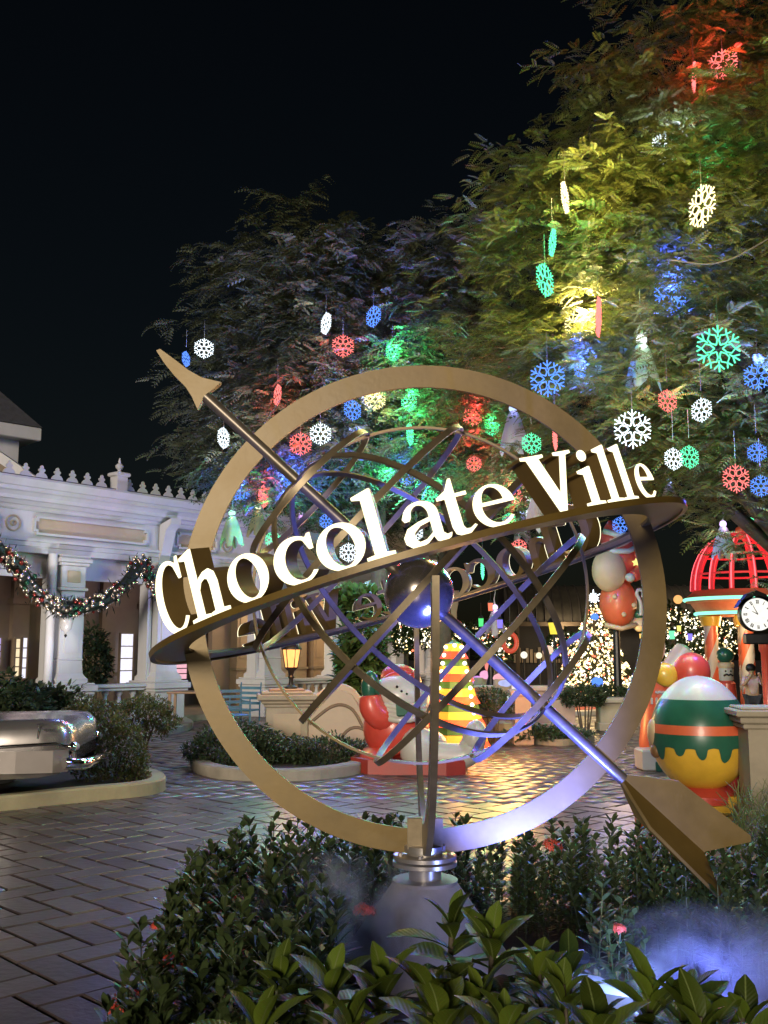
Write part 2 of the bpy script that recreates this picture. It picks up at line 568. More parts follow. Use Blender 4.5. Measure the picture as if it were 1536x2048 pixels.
# keep the axis through the centre
sh = (OL - A0) - ax * (OL - A0).dot(ax); A0 = A0 + sh * .8; A1 = A1 + sh * .8
px_ = Y.cross(ax).normalized()
def strap(mb, c, axis, e1, r, w, t, n=72, a0=0, a1=2 * math.pi):
    e2 = axis.cross(e1).normalized(); vs = []
    for k in range(n):
        a = 2 * math.pi * k / n; d = e1 * math.cos(a) + e2 * math.sin(a)
        for rr, h in ((r - t / 2, -.5), (r + t / 2, -.5), (r + t / 2, .5), (r - t / 2, .5)):
            vs.append(c + d * rr + axis * h * w)
    fs = []
    for k in range(n):
        l = (k + 1) % n
        for i in range(4):
            j = (i + 1) % 4
            fs.append((k * 4 + i, l * 4 + i, l * 4 + j, k * 4 + j))
    mb.add(vs, fs)
SR = .85
for off in (-.74, -.40, 0.0, .40, .74):
    rr = math.sqrt(max(.01, SR * SR - off * off))
    mb = MB(); strap(mb, OL + ax * off, ax, Y, rr, .030, .012)
    mb.build('latitude_hoop', m_iron, sg, smooth=30)
for k, an in enumerate((0, 60, 120)):
    nrm = Quaternion(ax, R(an + 4)) @ Y
    mb = MB(); strap(mb, OL, nrm, ax, SR - .016, .030, .012, n=96)
    mb.build('meridian_hoop', m_iron if k else m_gold, sg, smooth=30)
MB().ell(OL, .175, n=40, m=24).build('mirror_ball', m_chromeball, sg, smooth='all')
MB().cyl(A0, A1, .029, .029, 18).build('arrow_shaft', m_silverrod, sg, smooth=30)
# arrow head: a swept plate with a raised spine on both sides
def loc(px, py, d=5.0):
    return P(px, py, d) - O + OL
def xz(px, py):
    q = loc(px, py); return (q.x, q.z)
hp = [xz(314, 703), xz(322, 700), xz(352, 722), xz(378, 742), xz(405, 757), xz(443, 766), xz(430, 778), xz(416, 789), xz(409, 798), xz(402, 810), xz(396, 820), xz(385, 795), xz(372, 775), xz(350, 753), xz(330, 728)]
mb = MB(); mb.prism([hp], -.02, .02, lambda x, y, d: (x, d, y))
mb.build('arrow_head', m_gold, sg, smooth=30)
# fletching: three plates round the shaft end
fl_len = (loc(1412, 1700) - A1).length
for k, an in enumerate((-58, 62, 182)):
    e = Quaternion(ax, R(an)) @ px_
    nn = ax.cross(e).normalized()
    w = .215
    prof = [(-.06, .0), (.0, .03), (.07, .085), (.20, w * .82), (fl_len + .11, w), (fl_len + .13, w * .9), (fl_len + .0, .012), (fl_len, 0)]
    mb = MB(); mb.prism([prof], -.008, .008, lambda x, y, d: A1 + ax * x + e * y + nn * d)
    mb.build('fletching', m_gold, sg, smooth=30)
# pedestal
BP = Vector((RC.x, 0, 0))
mb = MB(); mb.lathe([(.43, 0), (.43, .02), (.155, .395), (.158, .41), (.155, .412), (.08, .412)], BP, n=48)
mb.build('pedestal_cone', m_grey, sg, smooth=30)
mb = MB(); mb.lathe([(.078, .41), (.078, .475), (.06, .475)], BP, n=32); mb.build('neck', m_steel, sg, smooth=30)
for z0, r in ((.473, .155), (.502, .152)):
    mb = MB(); mb.lathe([(r - .01, z0), (r, z0 + .004), (r, z0 + .022), (r - .008, z0 + .025), (.04, z0 + .025)], BP, n=40)
    mb.build('flange_plate', m_steel, sg, smooth=30)
mb = MB(); mb.lathe([(.085, .524), (.085, .54), (.10, .542), (.10, .57), (.085, .574), (.05, .574)], BP, n=32); mb.build('collar', m_steel, sg, smooth=30)
for sx in (-1, 1):
    mb = MB(); mb.box(BP + Vector((sx * .05, -.035, .63)), (.07, .05, .15), bev=.004); mb.build('ring_bracket', m_iron if sx < 0 else m_gold, sg)
for k in range(6):
    a = k * R(60) + .3
    mb = MB(); mb.lathe([(.011, 0), (.011, .012), (.004, .014)], BP + Vector((.125 * math.cos(a), .125 * math.sin(a), .526)), n=6); mb.build('bolt', m_steel, sg)

# letters
def arc(cx, cy, rx, ry, a0, a1, n, tiltd=0.0):
    o = []
    for k in range(n + 1):
        a = R(a0 + (a1 - a0) * k / n)
        x, y = rx * math.cos(a), ry * math.sin(a); t = R(tiltd)
        o.append((cx + x * math.cos(t) - y * math.sin(t), cy + x * math.sin(t) + y * math.cos(t)))
    return o
GL = {}
GL['o'] = (.72, [[arc(.36, .33, .35, .35, 0, 360, 36)[:-1], arc(.36, .33, .195, .30, 0, 360, 32, 10)[:-1]]])
GL['c'] = (.66, [[arc(.36, .33, .35, .35, 55, 322, 30) + arc(.41, .325, .225, .29, 318, 62, 24) + [(.585, .43), (.645, .43), (.645, .665), (.60, .665)]]])
GL['C'] = (.95, [[arc(.48, .5, .47, .53, 52, 318, 36) + arc(.53, .5, .33, .465, 314, 58, 30) + [(.80, .70), (.86, .70), (.86, 1.02), (.81, 1.02)]]])
GL['e'] = (.70, [[[(.69, .35)] + arc(.36, .33, .33, .345, 8, 322, 34) + arc(.40, .315, .235, .265, 318, 172, 20) + [(.17, .35)], arc(.355, .40, .17, .235, 2, 178, 16)]])
GL['a'] = (.70, [[[(.66, 0), (.71, .03), (.73, .09), (.66, .075), (.615, .12), (.615, .45)] + arc(.36, .45, .255, .22, 5, 160, 14) + [(.09, .46), (.12, .405), (.19, .41), (.225, .46)] + arc(.345, .45, .125, .165, 150, 0, 10) + [(.47, .40), (.30, .365), (.13, .30), (.05, .18), (.06, .08), (.14, 0), (.25, -.018), (.37, .02), (.47, .10), (.50, .02), (.57, -.018)],
               [(.47, .335), (.32, .30), (.22, .22), (.20, .13), (.26, .065), (.36, .08), (.47, .16)]]])
GL['t'] = (.54, [[[(.33, .60), (.50, .60), (.50, .655), (.33, .655), (.33, .90), (.29, .90), (.20, .73), (.05, .645), (.05, .60), (.17, .60), (.17, .15), (.20, .04), (.30, -.018), (.42, .01), (.53, .10), (.50, .125), (.42, .078), (.36, .085), (.33, .14)]]])
GL['h'] = (.80, [[[(0, 0), (.40, 0), (.40, .05), (.28, .065), (.28, .42), (.34, .52), (.42, .555), (.49, .53), (.515, .44), (.515, .065), (.43, .05), (.43, 0), (.81, 0), (.81, .05), (.68, .065), (.68, .46), (.645, .60), (.55, .67), (.43, .655), (.33, .60), (.28, .54), (.28, 1.05), (.24, 1.05), (0, .985), (0, .94), (.12, .91), (.12, .065), (0, .05)]]])
GL['l'] = (.42, [[[(0, 0), (.41, 0), (.41, .05), (.29, .065), (.29, 1.05), (.25, 1.05), (0, .985), (0, .94), (.12, .91), (.12, .065), (0, .05)]]])
GL['i'] = (.42, [[[(0, 0), (.41, 0), (.41, .05), (.29, .065), (.29, .69), (.25, .69), (0, .63), (0, .585), (.12, .555), (.12, .065), (0, .05)]], [arc(.20, .89, .095, .10, 0, 360, 16)[:-1]]])
GL['V'] = (.94, [[[(0, 1.0), (.42, 1.0), (.42, .95), (.325, .935), (.545, .30), (.735, .93), (.62, .95), (.62, 1.0), (.94, 1.0), (.94, .95), (.845, .93), (.56, -.02), (.445, -.02), (.10, .935), (0, .95)]]])
LR, LH = 1.32, .30
def phi_of(px):
    t = (px - 838) / math.cos(tilt) / FPX
    lo, hi = -1.3, 1.3
    for _ in range(40):
        m = (lo + hi) / 2
        if LR * math.sin(m) / (5 - LR * math.cos(m)) < t: lo = m
        else: hi = m
    return lo
text_px = [('C', 358), ('h', 418), ('o', 498), ('c', 590), ('o', 681), ('l', 752), ('a', 843), ('t', 912), ('e', 988), ('V', 1116), ('i', 1188), ('l', 1228), ('l', 1260), ('e', 1299)]
def letter(ch, phi):
    w, shapes = GL[ch]
    rad = U * math.sin(phi) - W_ * math.cos(phi)
    tan = U * math.cos(phi) + W_ * math.sin(phi)
    hs = 1.0
    q = (math.degrees(math.atan2(math.sin(phi), math.cos(phi)) if abs(phi) < 1.6 else phi - math.pi) + 53) / 106
    lh = .292 - .105 * q + .038 * q * q
    def fr(x, y, d):
        return HL + rad * (LR - d) + tan * ((x - w / 2) * lh * 1.06) + N * (y * lh * hs + .012)
    mb = MB()
    for lp in shapes: mb.prism(lp, 0.0, .10, fr)
    L = mb.build('letter', m_golddk, sg, smooth=30)
    L['label'] = 'channel letter ' + ch + ' with bronze sides and a glowing face'
    mb = MB()
    for lp in shapes: mb.prism(lp, -.006, -.001, fr)
    mb.build('glowing_face', m_face, L)
for ch, px in text_px:
    letter(ch, phi_of(px))
for ch, px in text_px:
    letter(ch, phi_of(px) + math.pi)

# blue floodlight in the bed, aimed up at the globe
FLP = Vector((.78, 4.36, .22))
fl = thing('floodlight', 'small black floodlight casting blue light up from the bed near the pedestal', 'floodlight', FLP - Vector((0, 0, .13)))
aim = (Vector((.60, 5.0, 1.05)) - FLP).normalized()
rotf = aim.to_track_quat('Z', 'Y').to_matrix()
mb = MB(); mb.box((0, 0, .13), (.12, .09, .05), rotf, bev=.01); mb.build('housing', m_black, fl)
mb = MB(); mb.box(Vector((0, 0, .13)) + rotf @ Vector((0, 0, .029)), (.10, .07, .006), rotf); mb.build('lens', EM('flood_lens', (.25, .3, 1.0), 1.5), fl)
mb = MB(); mb.cyl((0, 0, -.27), (0, 0, .1), .02, .02, 10); mb.build('stake', m_black, fl)
sp = bpy.data.lights.new('flood_lamp', 'SPOT'); sp.energy = 950; sp.color = (.075, .115, 1.0); sp.spot_size = R(72); sp.spot_blend = .6; sp.shadow_soft_size = .08
spo = bpy.data.objects.new('flood_lamp', sp); COL.objects.link(spo); spo.location = FLP + aim * .06; spo.rotation_euler = (-aim).to_track_quat('Z', 'Y').to_euler()
fl2 = thing('floodlight', 'second blue floodlight lying low in the mist at lower right', 'floodlight', (1.24, 4.10, 0))
mb = MB(); mb.box((0, 0, .06), (.26, .14, .07), Matrix.Rotation(R(-25), 3, 'X'), bev=.01); mb.build('housing', m_black, fl2)
mb = MB(); mb.box((0, .02, .098), (.22, .11, .006), Matrix.Rotation(R(-25), 3, 'X')); mb.build('lens', MATS['flood_lens'], fl2)
point_light('blue_pool_light', (1.24, 4.10, .22), (.13, .17, 1.0), 13, .07)
point_light('blue_pool_light', (1.0, 3.98, .33), (.28, .42, 1.0), 22, .06)  # added fill without a fixture, brightens the sprig and cover box
# white lamp housing box beside it
bx = thing('junction_box', 'pale sloped cover box lit blue among the leafy plants below the pedestal', 'box', (.72, 4.06, 0), R(16))
mb = MB(); mb.prism([[(-.17, 0), (.19, 0), (.19, .20), (-.17, .28)]], -.13, .13, lambda x, y, d: (x, d, y)); mb.build('cover', M('pale_cover', (.22, .22, .24), .55), bx)
mb = MB(); mb.box((0, -.133, .06), (.2, .006, .02)); mb.build('vent_slot', m_black, bx)

# ------------------------------------------------------------------ white colonnade building, left
FA = Vector((-7.0, 18.2, 0)); FR = math.atan2(3.6, 2.9)
ft = Vector((math.cos(FR), math.sin(FR), 0)); fi = Vector((-math.sin(FR), math.cos(FR), 0))
def sfac(px, y=0.0):
    u = (px - 768) / FPX
    a = FA + fi * y
    return (u * a.y - a.x) / (ft.x - u * ft.y)
def zat(py, s, y=0.0):
    D = (FA + ft * s + fi * y).y
    return CAMZ + D * math.tan(PITCH + math.atan((1024 - py) / FPX))
bl = thing('colonnade_building', 'white classical building with balustrade, columns and crested cornice behind the sign', 'building', FA, FR)
S0, S1 = -4.0, 13.6
L_ = S1 - S0; SC = (S0 + S1) / 2
def bbox(name, s0, s1, y0, y1, z0, z1, m, par=bl, bev=0.0):
    mb = MB(); mb.box(((s0 + s1) / 2, (y0 + y1) / 2, (z0 + z1) / 2), (s1 - s0, y1 - y0, z1 - z0), bev=bev)
    return mb.build(name, m, par)
bbox('porch_floor', S0, S1, .0, 3.4, 0, .12, m_stone)
def mould(name, prof, m, par=bl, s0=S0, s1=S1):
    """prof: (y,z) outline extruded along s"""
    mb = MB(); mb.prism([prof], s0, s1, lambda a, b, d: (d, a, b)); return mb.build(name, m, par)
mould('architrave', [(-.12, 3.30), (.45, 3.30), (.45, 3.56), (-.17, 3.56), (-.17, 3.51), (-.14, 3.50), (-.14, 3.42), (-.12, 3.41)], m_white)
mould('frieze', [(-.10, 3.56), (.45, 3.56), (.45, 4.08), (-.10, 4.08)], m_white)
mould('cornice', [(-.12, 4.08), (.5, 4.08), (.5, 4.62), (-.62, 4.62), (-.64, 4.58), (-.60, 4.52), (-.56, 4.46), (-.52, 4.45), (-.52, 4.38), (-.46, 4.36), (-.40, 4.30), (-.38, 4.24), (-.30, 4.23), (-.24, 4.17), (-.18, 4.16), (-.16, 4.11)], m_white)
mould('roof_deck', [(-.5, 4.622), (3.6, 4.8), (3.6, 4.95), (-.5, 4.66)], m_roof)
bbox('porch_ceiling', S0, S1, .45, 3.3, 3.28, 3.4, m_brownwall)
bbox('back_wall', S0, S1, 3.3, 3.5, .12, 4.6, m_brownwall)
# frieze panels with notched corners + rosettes
def frieze_panel(s0, s1):
    z0, z1, c = 3.64, 4.0, .06
    out = [(s0 + c, z0), (s1 - c, z0), (s1 - c, z0 + c), (s1, z0 + c), (s1, z1 - c), (s1 - c, z1 - c), (s1 - c, z1), (s0 + c, z1), (s0 + c, z1 - c), (s0, z1 - c), (s0, z0 + c), (s0 + c, z0 + c)]
    t = .045
    inn = [(a + (t if a < (s0 + s1) / 2 else -t), b + (t if b < 3.82 else -t)) for a, b in out]
    mb = MB(); mb.prism([out, inn], -.155, -.09, lambda a, b, d: (a, d, b)); p = mb.build('frieze_panel', m_white, bl)
    mb = MB(); mb.prism([inn], -.108, -.09, lambda a, b, d: (a, d, b)); mb.build('panel_field', m_cream, p)
def rosette(s):
    for r0, r1, d in ((.13, .155, .03), (.035, .06, .035)):
        mb = MB(); annulus(mb, Vector((s, -.115, 3.82)), X, Z, r0, r1, d, n=28); mb.build('rosette', m_stone, bl)
cols = [-1.6, sfac(132), sfac(322), 6.75, 9.4, 11.6, 13.2]
for a, b in ((S0, -.15), (.45, 3.2), (6.2, 9.0), (9.6, 13.0)): frieze_panel(a + .1, b)
for s in (.15, sfac(446), 9.3): rosette(s)
frieze_panel(3.95, sfac(446) - .3)
# brackets
for s in (cols[2] - .06, cols[3]):
    mb = MB(); mb.prism([[(-.14, 3.32), (-.14, 4.10), (-.52, 4.22), (-.50, 4.1), (-.36, 3.98), (-.30, 3.80), (-.22, 3.5)]], s - .13, s + .13, lambda a, b, d: (d, a, b))
    mb.build('bracket', m_white, bl)
# columns on pedestals
for s in cols:
    w = .27
    p = bbox('pedestal', s - .38, s + .38, -.40, .36, 0, .70, m_white, bev=.01)
    for z0, z1, e in ((.0, .12, .05), (.66, .72, .05), (.72, .84, .09), (.84, .88, .05)):
        bbox('moulding', s - .38 - e, s + .38 + e, -.40 - e, .36 + e, z0 + .001, z1, m_white, p, bev=.012)
    mb = MB()
    prof = [(w + .07, .88), (w + .07, .95), (w + .02, 1.02), (w, 1.06), (w - .02, 1.4), (w - .035, 2.55), (w - .035, 2.62)]
    mb.lathe([(r * 1.414, z) for r, z in prof], (s, 0, 0), n=4, a0=R(45)); c = mb.build('column', m_white, bl)
    for z0, z1, e in ((1.30, 1.335, .0), (2.62, 2.68, .03), (2.68, 3.1, -.01), (3.1, 3.16, .04), (3.16, 3.24, .08), (3.24, 3.299, .05)):
        bbox('capital_moulding', s - w - e, s + w + e, -w - e, w + e, z0, z1, m_white, c, bev=.012)
    bbox('capital_panel', s - .14, s + .14, -w - .006, -w + .02, 2.78, 3.0, m_cream, c)
    bbox('shaft_panel', s - .15, s + .15, -w - .001, -w + .05, 1.45, 2.5, m_white, c)
    for sx in (-1, 1): bbox('pilaster_strip', s + sx * (w + .06) - .05, s + sx * (w + .06) + .05, -.08, .2, .88, 3.29, m_white, c)
# header infill + balustrade bays
bal_me = None
for a, b in zip(cols[:-1], cols[1:]):
    bbox('header_panel', a + .34, b - .34, .1, .2, 2.86, 3.299, m_white)
    if 3.4 < a < 6: continue
    r = bbox('balustrade_rail', a + .48, b - .48, -.19, .15, .70, .76, m_white, bev=.01)
    bbox('rail_top', a + .48, b - .48, -.24, .20, .76, .83, m_white, r, bev=.015)
    bbox('balustrade_plinth', a + .44, b - .44, -.2, .16, .0, .16, m_white)
    n = max(2, int((b - a - .96) / .27))
    for k in range(n):
        s = a + .48 + (k + .5) * (b - a - .96) / n
        if bal_me is None:
            mb = MB(); mb.lathe([(.075, 0), (.075, .04), (.05, .06), (.07, .14), (.085, .2), (.07, .28), (.04, .36), (.035, .42), (.05, .45), (.07, .48), (.07, .54)], n=14)
            o = mb.build('baluster', m_white, bl, smooth=35); bal_me = o.data
        else: o = link('baluster', bal_me, bl)
        o.location = (s, -.02, .16)
# downpipe
mb = MB(); s = sfac(92); mb.tube([(s, -.2, 3.3), (s, -.2, 1.1), (s - .02, -.22, .95), (s - .10, -.4, .8), (s - .1, -.42, .0)], .085, 12); mb.build('downpipe', m_white, bl, smooth=40)
# cresting
fin = [(-.155, 0), (.155, 0), (.15, .03), (.125, .045), (.11, .09), (.075, .13), (.05, .135), (.04, .16), (.065, .175), (.07, .205), (.045, .22), (.03, .225), (.035, .25), (.02, .275), (0, .285)]
fin = fin + [(-x, y) for x, y in reversed(fin[2:-1])]
mb = MB(); mb.prism([fin], -.015, .015, lambda a, b, d: (a, d, b)); f0 = mb.build('finial', m_white, bl)
first = True; s = S0 + .2
while s < S1 - .3:
    if abs(s - sfac(205)) > .22:
        o = f0 if first else link('finial', f0.data, bl)
        o.location = (s, -.42, 4.62); first = False
    s += .33
for s in (sfac(205), 9.3):
    q = bbox('roof_pier', s - .12, s + .12, -.54, -.30, 4.62, 4.92, m_white)
    bbox('pier_cap', s - .16, s + .16, -.58, -.26, 4.92, 5.0, m_white, q, bev=.02)
    mb = MB(); mb.lathe([(.06, 5.0), (.05, 5.02), (.03, 5.05), (.075, 5.1), (.085, 5.14), (.05, 5.18), (.025, 5.2), (.03, 5.23), (.01, 5.3)], (s, -.42, 0), n=16); mb.build('urn', m_white, q, smooth=40)
# inner pilasters and glowing shop windows on the back wall
for s in np.arange(-2.2, 13.2, 1.15):
    p = bbox('inner_pilaster', s - .2, s + .2, 3.16, 3.3, .12, 3.28, m_brownwall)
    bbox('base_moulding', s - .25, s + .25, 3.1, 3.3, .9, .98, m_brownwall, p); bbox('cap_moulding', s - .26, s + .26, 3.08, 3.3, 2.5, 2.62, m_brownwall, p)
m_win = {'w': EM('window_white', (.86, .84, 1.0), 1.0, True), 'p': EM('window_pink', (1.0, .52, .62), .8, True), 'v': EM('window_violet', (.55, .45, 1.0), .7, True), 'y': EM('window_warm', (1.0, .8, .5), .9, True)}
def win(px0, px1, py0, py1, key, y=3.05):
    s0, s1 = sfac(px0, y), sfac(px1, y); sm_ = (s0 + s1) / 2
    z0, z1 = zat(py1, sm_, y), zat(py0, sm_, y)
    w = bbox('window', s0, s1, y, y + .03, z0, z1, m_win[key])
    t = .03
    for nm, a in (('frame', (s0 - t, s0, y - .02, y + .05, z0 - t, z1 + t)), ('frame', (s1, s1 + t, y - .02, y + .05, z0 - t, z1 + t)), ('frame', (s0, s1, y - .02, y + .05, z1, z1 + t)), ('sill', (s0, s1, y - .05, y + .05, z0 - t, z0))):
        bbox(nm, *a, m_brownwall, w)
    for k in range(1, 4):
        bbox('glazing_bar', s0, s1, y - .012, y - .002, z0 + (z1 - z0) * k / 4 - .012, z0 + (z1 - z0) * k / 4 + .012, m_groove, w)
win(246, 270, 1268, 1366, 'w'); win(334, 378, 1316, 1358, 'p'); win(38, 46, 1278, 1352, 'y'); win(52, 60, 1276, 1356, 'w'); win(-6, 8, 1276, 1330, 'v')
win(446, 462, 1300, 1334, 'v'); win(472, 482, 1290, 1330, 'y')
# warm rear wing seen through the globe
for s in (7.5, 8.15, 8.9, 9.6, 10.3, 11.0):
    p = bbox('rear_pilaster', s, s + .42, 1.75, 2.0, .12, 3.28, m_cream)
    bbox('pilaster_panel', s + .09, s + .33, 1.735, 1.76, 1.3, 2.5, m_cream, p); bbox('pilaster_band', s - .04, s + .46, 1.72, 1.99, 1.0, 1.06, m_stone, p)
bbox('rear_wall', 6.9, 13.4, 2.0, 2.15, .12, 3.3, m_cream)
win(646, 656, 1288, 1346, 'y', 1.9); win(566, 580, 1278, 1340, 'y', 1.9)
point_light('porch_fill', FA + ft * 2.0 + fi * 2.2 + Vector((0, 0, 2.6)), (.8, .62, .6), 5, .3)  # fill points added to brighten the porch, no lamps modelled
point_light('porch_fill', FA + ft * 5.3 + fi * 1.6 + Vector((0, 0, 2.6)), (1, .75, .5), 14, .3)
point_light('wing_fill', FA + ft * 8.4 + fi * .9 + Vector((0, 0, 2.8)), (1, .72, .42), 60, .3)  # fill points added for the rear wing, hanging free without fixtures
point_light('wing_fill', FA + ft * 11.5 + fi * .6 + Vector((0, 0, 2.8)), (1, .66, .32), 75, .3)
for s_, col_, lab in ((.2, (.95, .93, 1), 'added low spot behind the shrubs shining on the first frieze panel'), (4.6, (.55, .52, 1), 'added low spot beside the second column pedestal tinting the cornice blue')):
    q = FA + ft * s_ - fi * 2.4  # spots added to brighten the frieze, their fixture boxes are invented
    t = thing('added_uplight', lab, 'floodlight', (q.x, q.y, 0)); aimv = (FA + ft * s_ + Vector((0, 0, 4.1)) - (q + Vector((0, 0, .2)))).normalized(); ru = aimv.to_track_quat('Z', 'Y').to_matrix()
    mb = MB(); mb.box((0, 0, .12), (.2, .14, .07), ru, bev=.01); mb.build('housing', m_black, t)
    mb = MB(); mb.cyl((0, 0, -.02), (0, 0, .1), .02, .02, 8); mb.build('stake', m_black, t)
    l = bpy.data.lights.new('uplight_fill', 'SPOT'); l.energy = 420; l.color = col_; l.spot_size = R(95); l.spot_blend = 1.0; l.shadow_soft_size = .1
    lo = bpy.data.objects.new('uplight_fill', l); COL.objects.link(lo); lo.location = q + Vector((0, 0, .12)) + aimv * .08; lo.rotation_euler = (-aimv).to_track_quat('Z', 'Y').to_euler()

# tower roof peeking over the left
tw = thing('roof_pavilion', 'dark hipped roof corner with white fascia above the crested cornice', 'building', P(-60, 1300, 21.5))
tz = tw.location.z
e = P(58, 852, 21.5) - tw.location; e2 = P(0, 836, 21.5) - tw.location
r45 = Matrix.Rotation(R(45), 3, 'Z'); mb = MB(); mb.box((e.x - 3.54, .8, e.z - .02), (5.0, 5.0, .30), r45, bev=.02); mb.build('fascia', m_white, tw)
mb = MB(); mb.lathe([(2.52 * 1.414, e.z + .14), (1.0, e.z + 2.3), (.02, e.z + 2.4)], (e.x - 3.54, .8, 0), n=4, a0=0); mb.build('roof', m_roof, tw)
mb = MB(); mb.box((e.x - 3.54, .8, (e.z - .2) / 2 + 1.6), (4.3, 4.3, e.z - 3.3), r45); mb.build('wall', m_white, tw)
g0, g1 = P(-40, 875, 20.8) - tw.location, P(100, 972, 20.8) - tw.location
mb = MB(); dv = (g1 - g0)
mb.prism([[(0, 0), (dv.length, 0), (dv.length, .24), (0, .24)]], -.12, .25, lambda a, b, d: g0 + dv.normalized() * a + Vector((0, d, -b)))
mb.build('rake_board', m_white, tw)
mb = MB(); mb.prism([[(g0.x, g0.z - .05), (g1.x, g1.z - .05), (g1.x, g1.z - .5), (g0.x, g0.z - 1.3)]], .0, .3, lambda a, b, d: (a, d + g0.y + .02, b)); mb.build('gable_wall', m_brownwall, tw)

# ------------------------------------------------------------------ bauble garlands
def octa():
    v = []; f = []
    n, m = 8, 5
    for i in range(m + 1):
        th = math.pi * i / m
        for k in range(n):
            a = 2 * math.pi * k / n
            v.append((math.sin(th) * math.cos(a), math.sin(th) * math.sin(a), math.cos(th)))
    for i in range(m):
        for k in range(n): f.append((i * n + k, i * n + (k + 1) % n, (i + 1) * n + (k + 1) % n, (i + 1) * n + k))
    return np.array(v), np.array(f)
OV, OF = octa()
m_bsil = M('silver_bauble', (.62, .52, .42), .2, .9, .1); m_bred = M('red_bauble', (.22, .03, .025), .2, .6, .1); m_bgrn = M('green_bauble', (.02, .09, .05), .25, .5, .1); m_pine = LEAF('garland_pine', (.013, .018, .012))
def garland(pts, label, seed, r=.17, dens=95):
    rgn = np.random.default_rng(seed)
    g = thing('bauble_garland', label, 'garland', pts[0], group='bauble garlands on the colonnade')
    pts = [Vector(p) - Vector(pts[0]) for p in pts]
    fine = []
    for i in range(len(pts) - 1):
        a = pts[max(i - 1, 0)]; b = pts[i]; c = pts[i + 1]; d = pts[min(i + 2, len(pts) - 1)]
        for k in range(8):
            t = k / 8
            fine.append(.5 * ((2 * b) + (c - a) * t + (2 * a - 5 * b + 4 * c - d) * t * t + (3 * b - a - 3 * c + d) * t ** 3))
    fine.append(pts[-1])
    MB().tube(fine, r * .7, 10).build('pine_core', m_pine, g)
    FP = np.array(fine); ln = np.linalg.norm(np.diff(FP, axis=0), axis=1).sum(); n = int(ln * dens)
    idx = rgn.uniform(0, len(FP) - 1.001, n); i0 = idx.astype(int); base = FP[i0] + (FP[i0 + 1] - FP[i0]) * (idx - i0)[:, None]
    d = rgn.normal(size=(n, 3)); d /= np.linalg.norm(d, axis=1)[:, None]
    V, F = scatter(OV, OF, base + d * r * rgn.uniform(.75, 1.05, n)[:, None], np.repeat(np.eye(3)[None], n, 0), rgn.uniform(.03, .048, n))
    q = rgn.random(n) + .25 * np.sin(idx * .35); mi = np.where(q < .78, 0, np.where(q < .95, 1, 2))
    o = mesh_np('baubles', V, F, [m_bsil, m_bred, m_bgrn], g, np.repeat(mi, len(OF)), True); o['kind'] = 'stuff'
    n2 = int(ln * 260); idx = rgn.uniform(0, len(FP) - 1.001, n2); i0 = idx.astype(int); base = FP[i0]
    lv = np.array([(0, 0, 0), (.05, .008, 0), (.1, 0, 0), (.05, -.008, 0)]) * 1.4; lf = np.array([(0, 1, 2, 3)])
    V, F = scatter(lv, lf, base + rgn.normal(size=(n2, 3)) * r * .5, rand_rot(n2, rgn, (-1.3, 1.3)), rgn.uniform(.8, 1.4, n2))
    o = mesh_np('pine_needles', V, F, m_pine, g); o['kind'] = 'stuff'
def fp(px, py, y=-.55):
    s = sfac(px, y); q = FA + ft * s + fi * y; return Vector((q.x, q.y, zat(py, s, y)))
garland([fp(-60, 1040), fp(0, 1105), fp(30, 1128), fp(62, 1172), fp(105, 1206), fp(150, 1215), fp(200, 1205), fp(245, 1175), fp(280, 1125)], 'long swag of silver and red baubles sagging in front of the first white column', 1)
garland([fp(286, 1124), fp(300, 1160), fp(330, 1195), fp(375, 1208), fp(430, 1205), fp(480, 1190)], 'bauble swag running from the second column towards the glowing letters', 2, r=.14)
hl = thing('hanging_lantern', 'small glass lantern hanging under the bauble swag by the column', 'lantern', fp(136, 1258, -.5))
MB().lathe([(.01, -.1), (.03, -.06), (.10, .0), (.13, .14), (.11, .2), (.04, .24), (.01, .3)], n=14).build('glass_bowl', M('smoky_glass', (.4, .38, .36), .2), hl, smooth=40)
MB().lathe([(.005, -.16), (.03, -.12), (.01, -.09)], n=10).build('drop', m_black, hl)
MB().cyl((0, 0, .28), (0, 0, .6), .01, .01, 6).build('chain', m_black, hl)

# potted palm inside the porch, chairs, stools
def leafball(name, c, r, n, size, m, seed, par=None, shell=.55, lump=.25, cut=-1.0, aspect=.42):
    g = np.random.default_rng(seed)
    d = g.normal(size=(n, 3)); d /= np.linalg.norm(d, axis=1)[:, None]
    d = d[d[:, 2] > cut]; n = len(d)
    ph = g.uniform(0, 6.28, 6)
    lm = 1 + lump * (np.sin(d[:, 0] * 4 + ph[0]) * np.sin(d[:, 1] * 4 + ph[1]) + .6 * np.sin(d[:, 2] * 6 + ph[2]) * np.sin(d[:, 0] * 7 + ph[3]))
    rad = (shell + (1 - shell) * g.random(n) ** .5) * lm
    pos = np.array(c) + d * rad[:, None] * np.array(r)
    a = aspect
    lv = np.array([(0, 0, 0), (.35, a * .5, .06), (.7, a * .4, .03), (1, 0, -.08), (.7, -a * .4, .03), (.35, -a * .5, .06)]); lf = np.array([(0, 1, 2, 5), (5, 2, 3, 4)])
    V, F = scatter(lv, lf, pos, rand_rot(n, g, (-.7, 1.2), np.arctan2(d[:, 1], d[:, 0]) + g.normal(size=n) * .9), g.uniform(.6, 1.3, n) * size)
    return mesh_np(name, V, F, m, par)
l_shrub = LEAF('clipped_shrub_leaf', (.115, .125, .045)); l_shrubd = LEAF('dark_shrub_leaf', (.05, .075, .04)); l_palm = LEAF('palm_leaf', (.07, .12, .035))
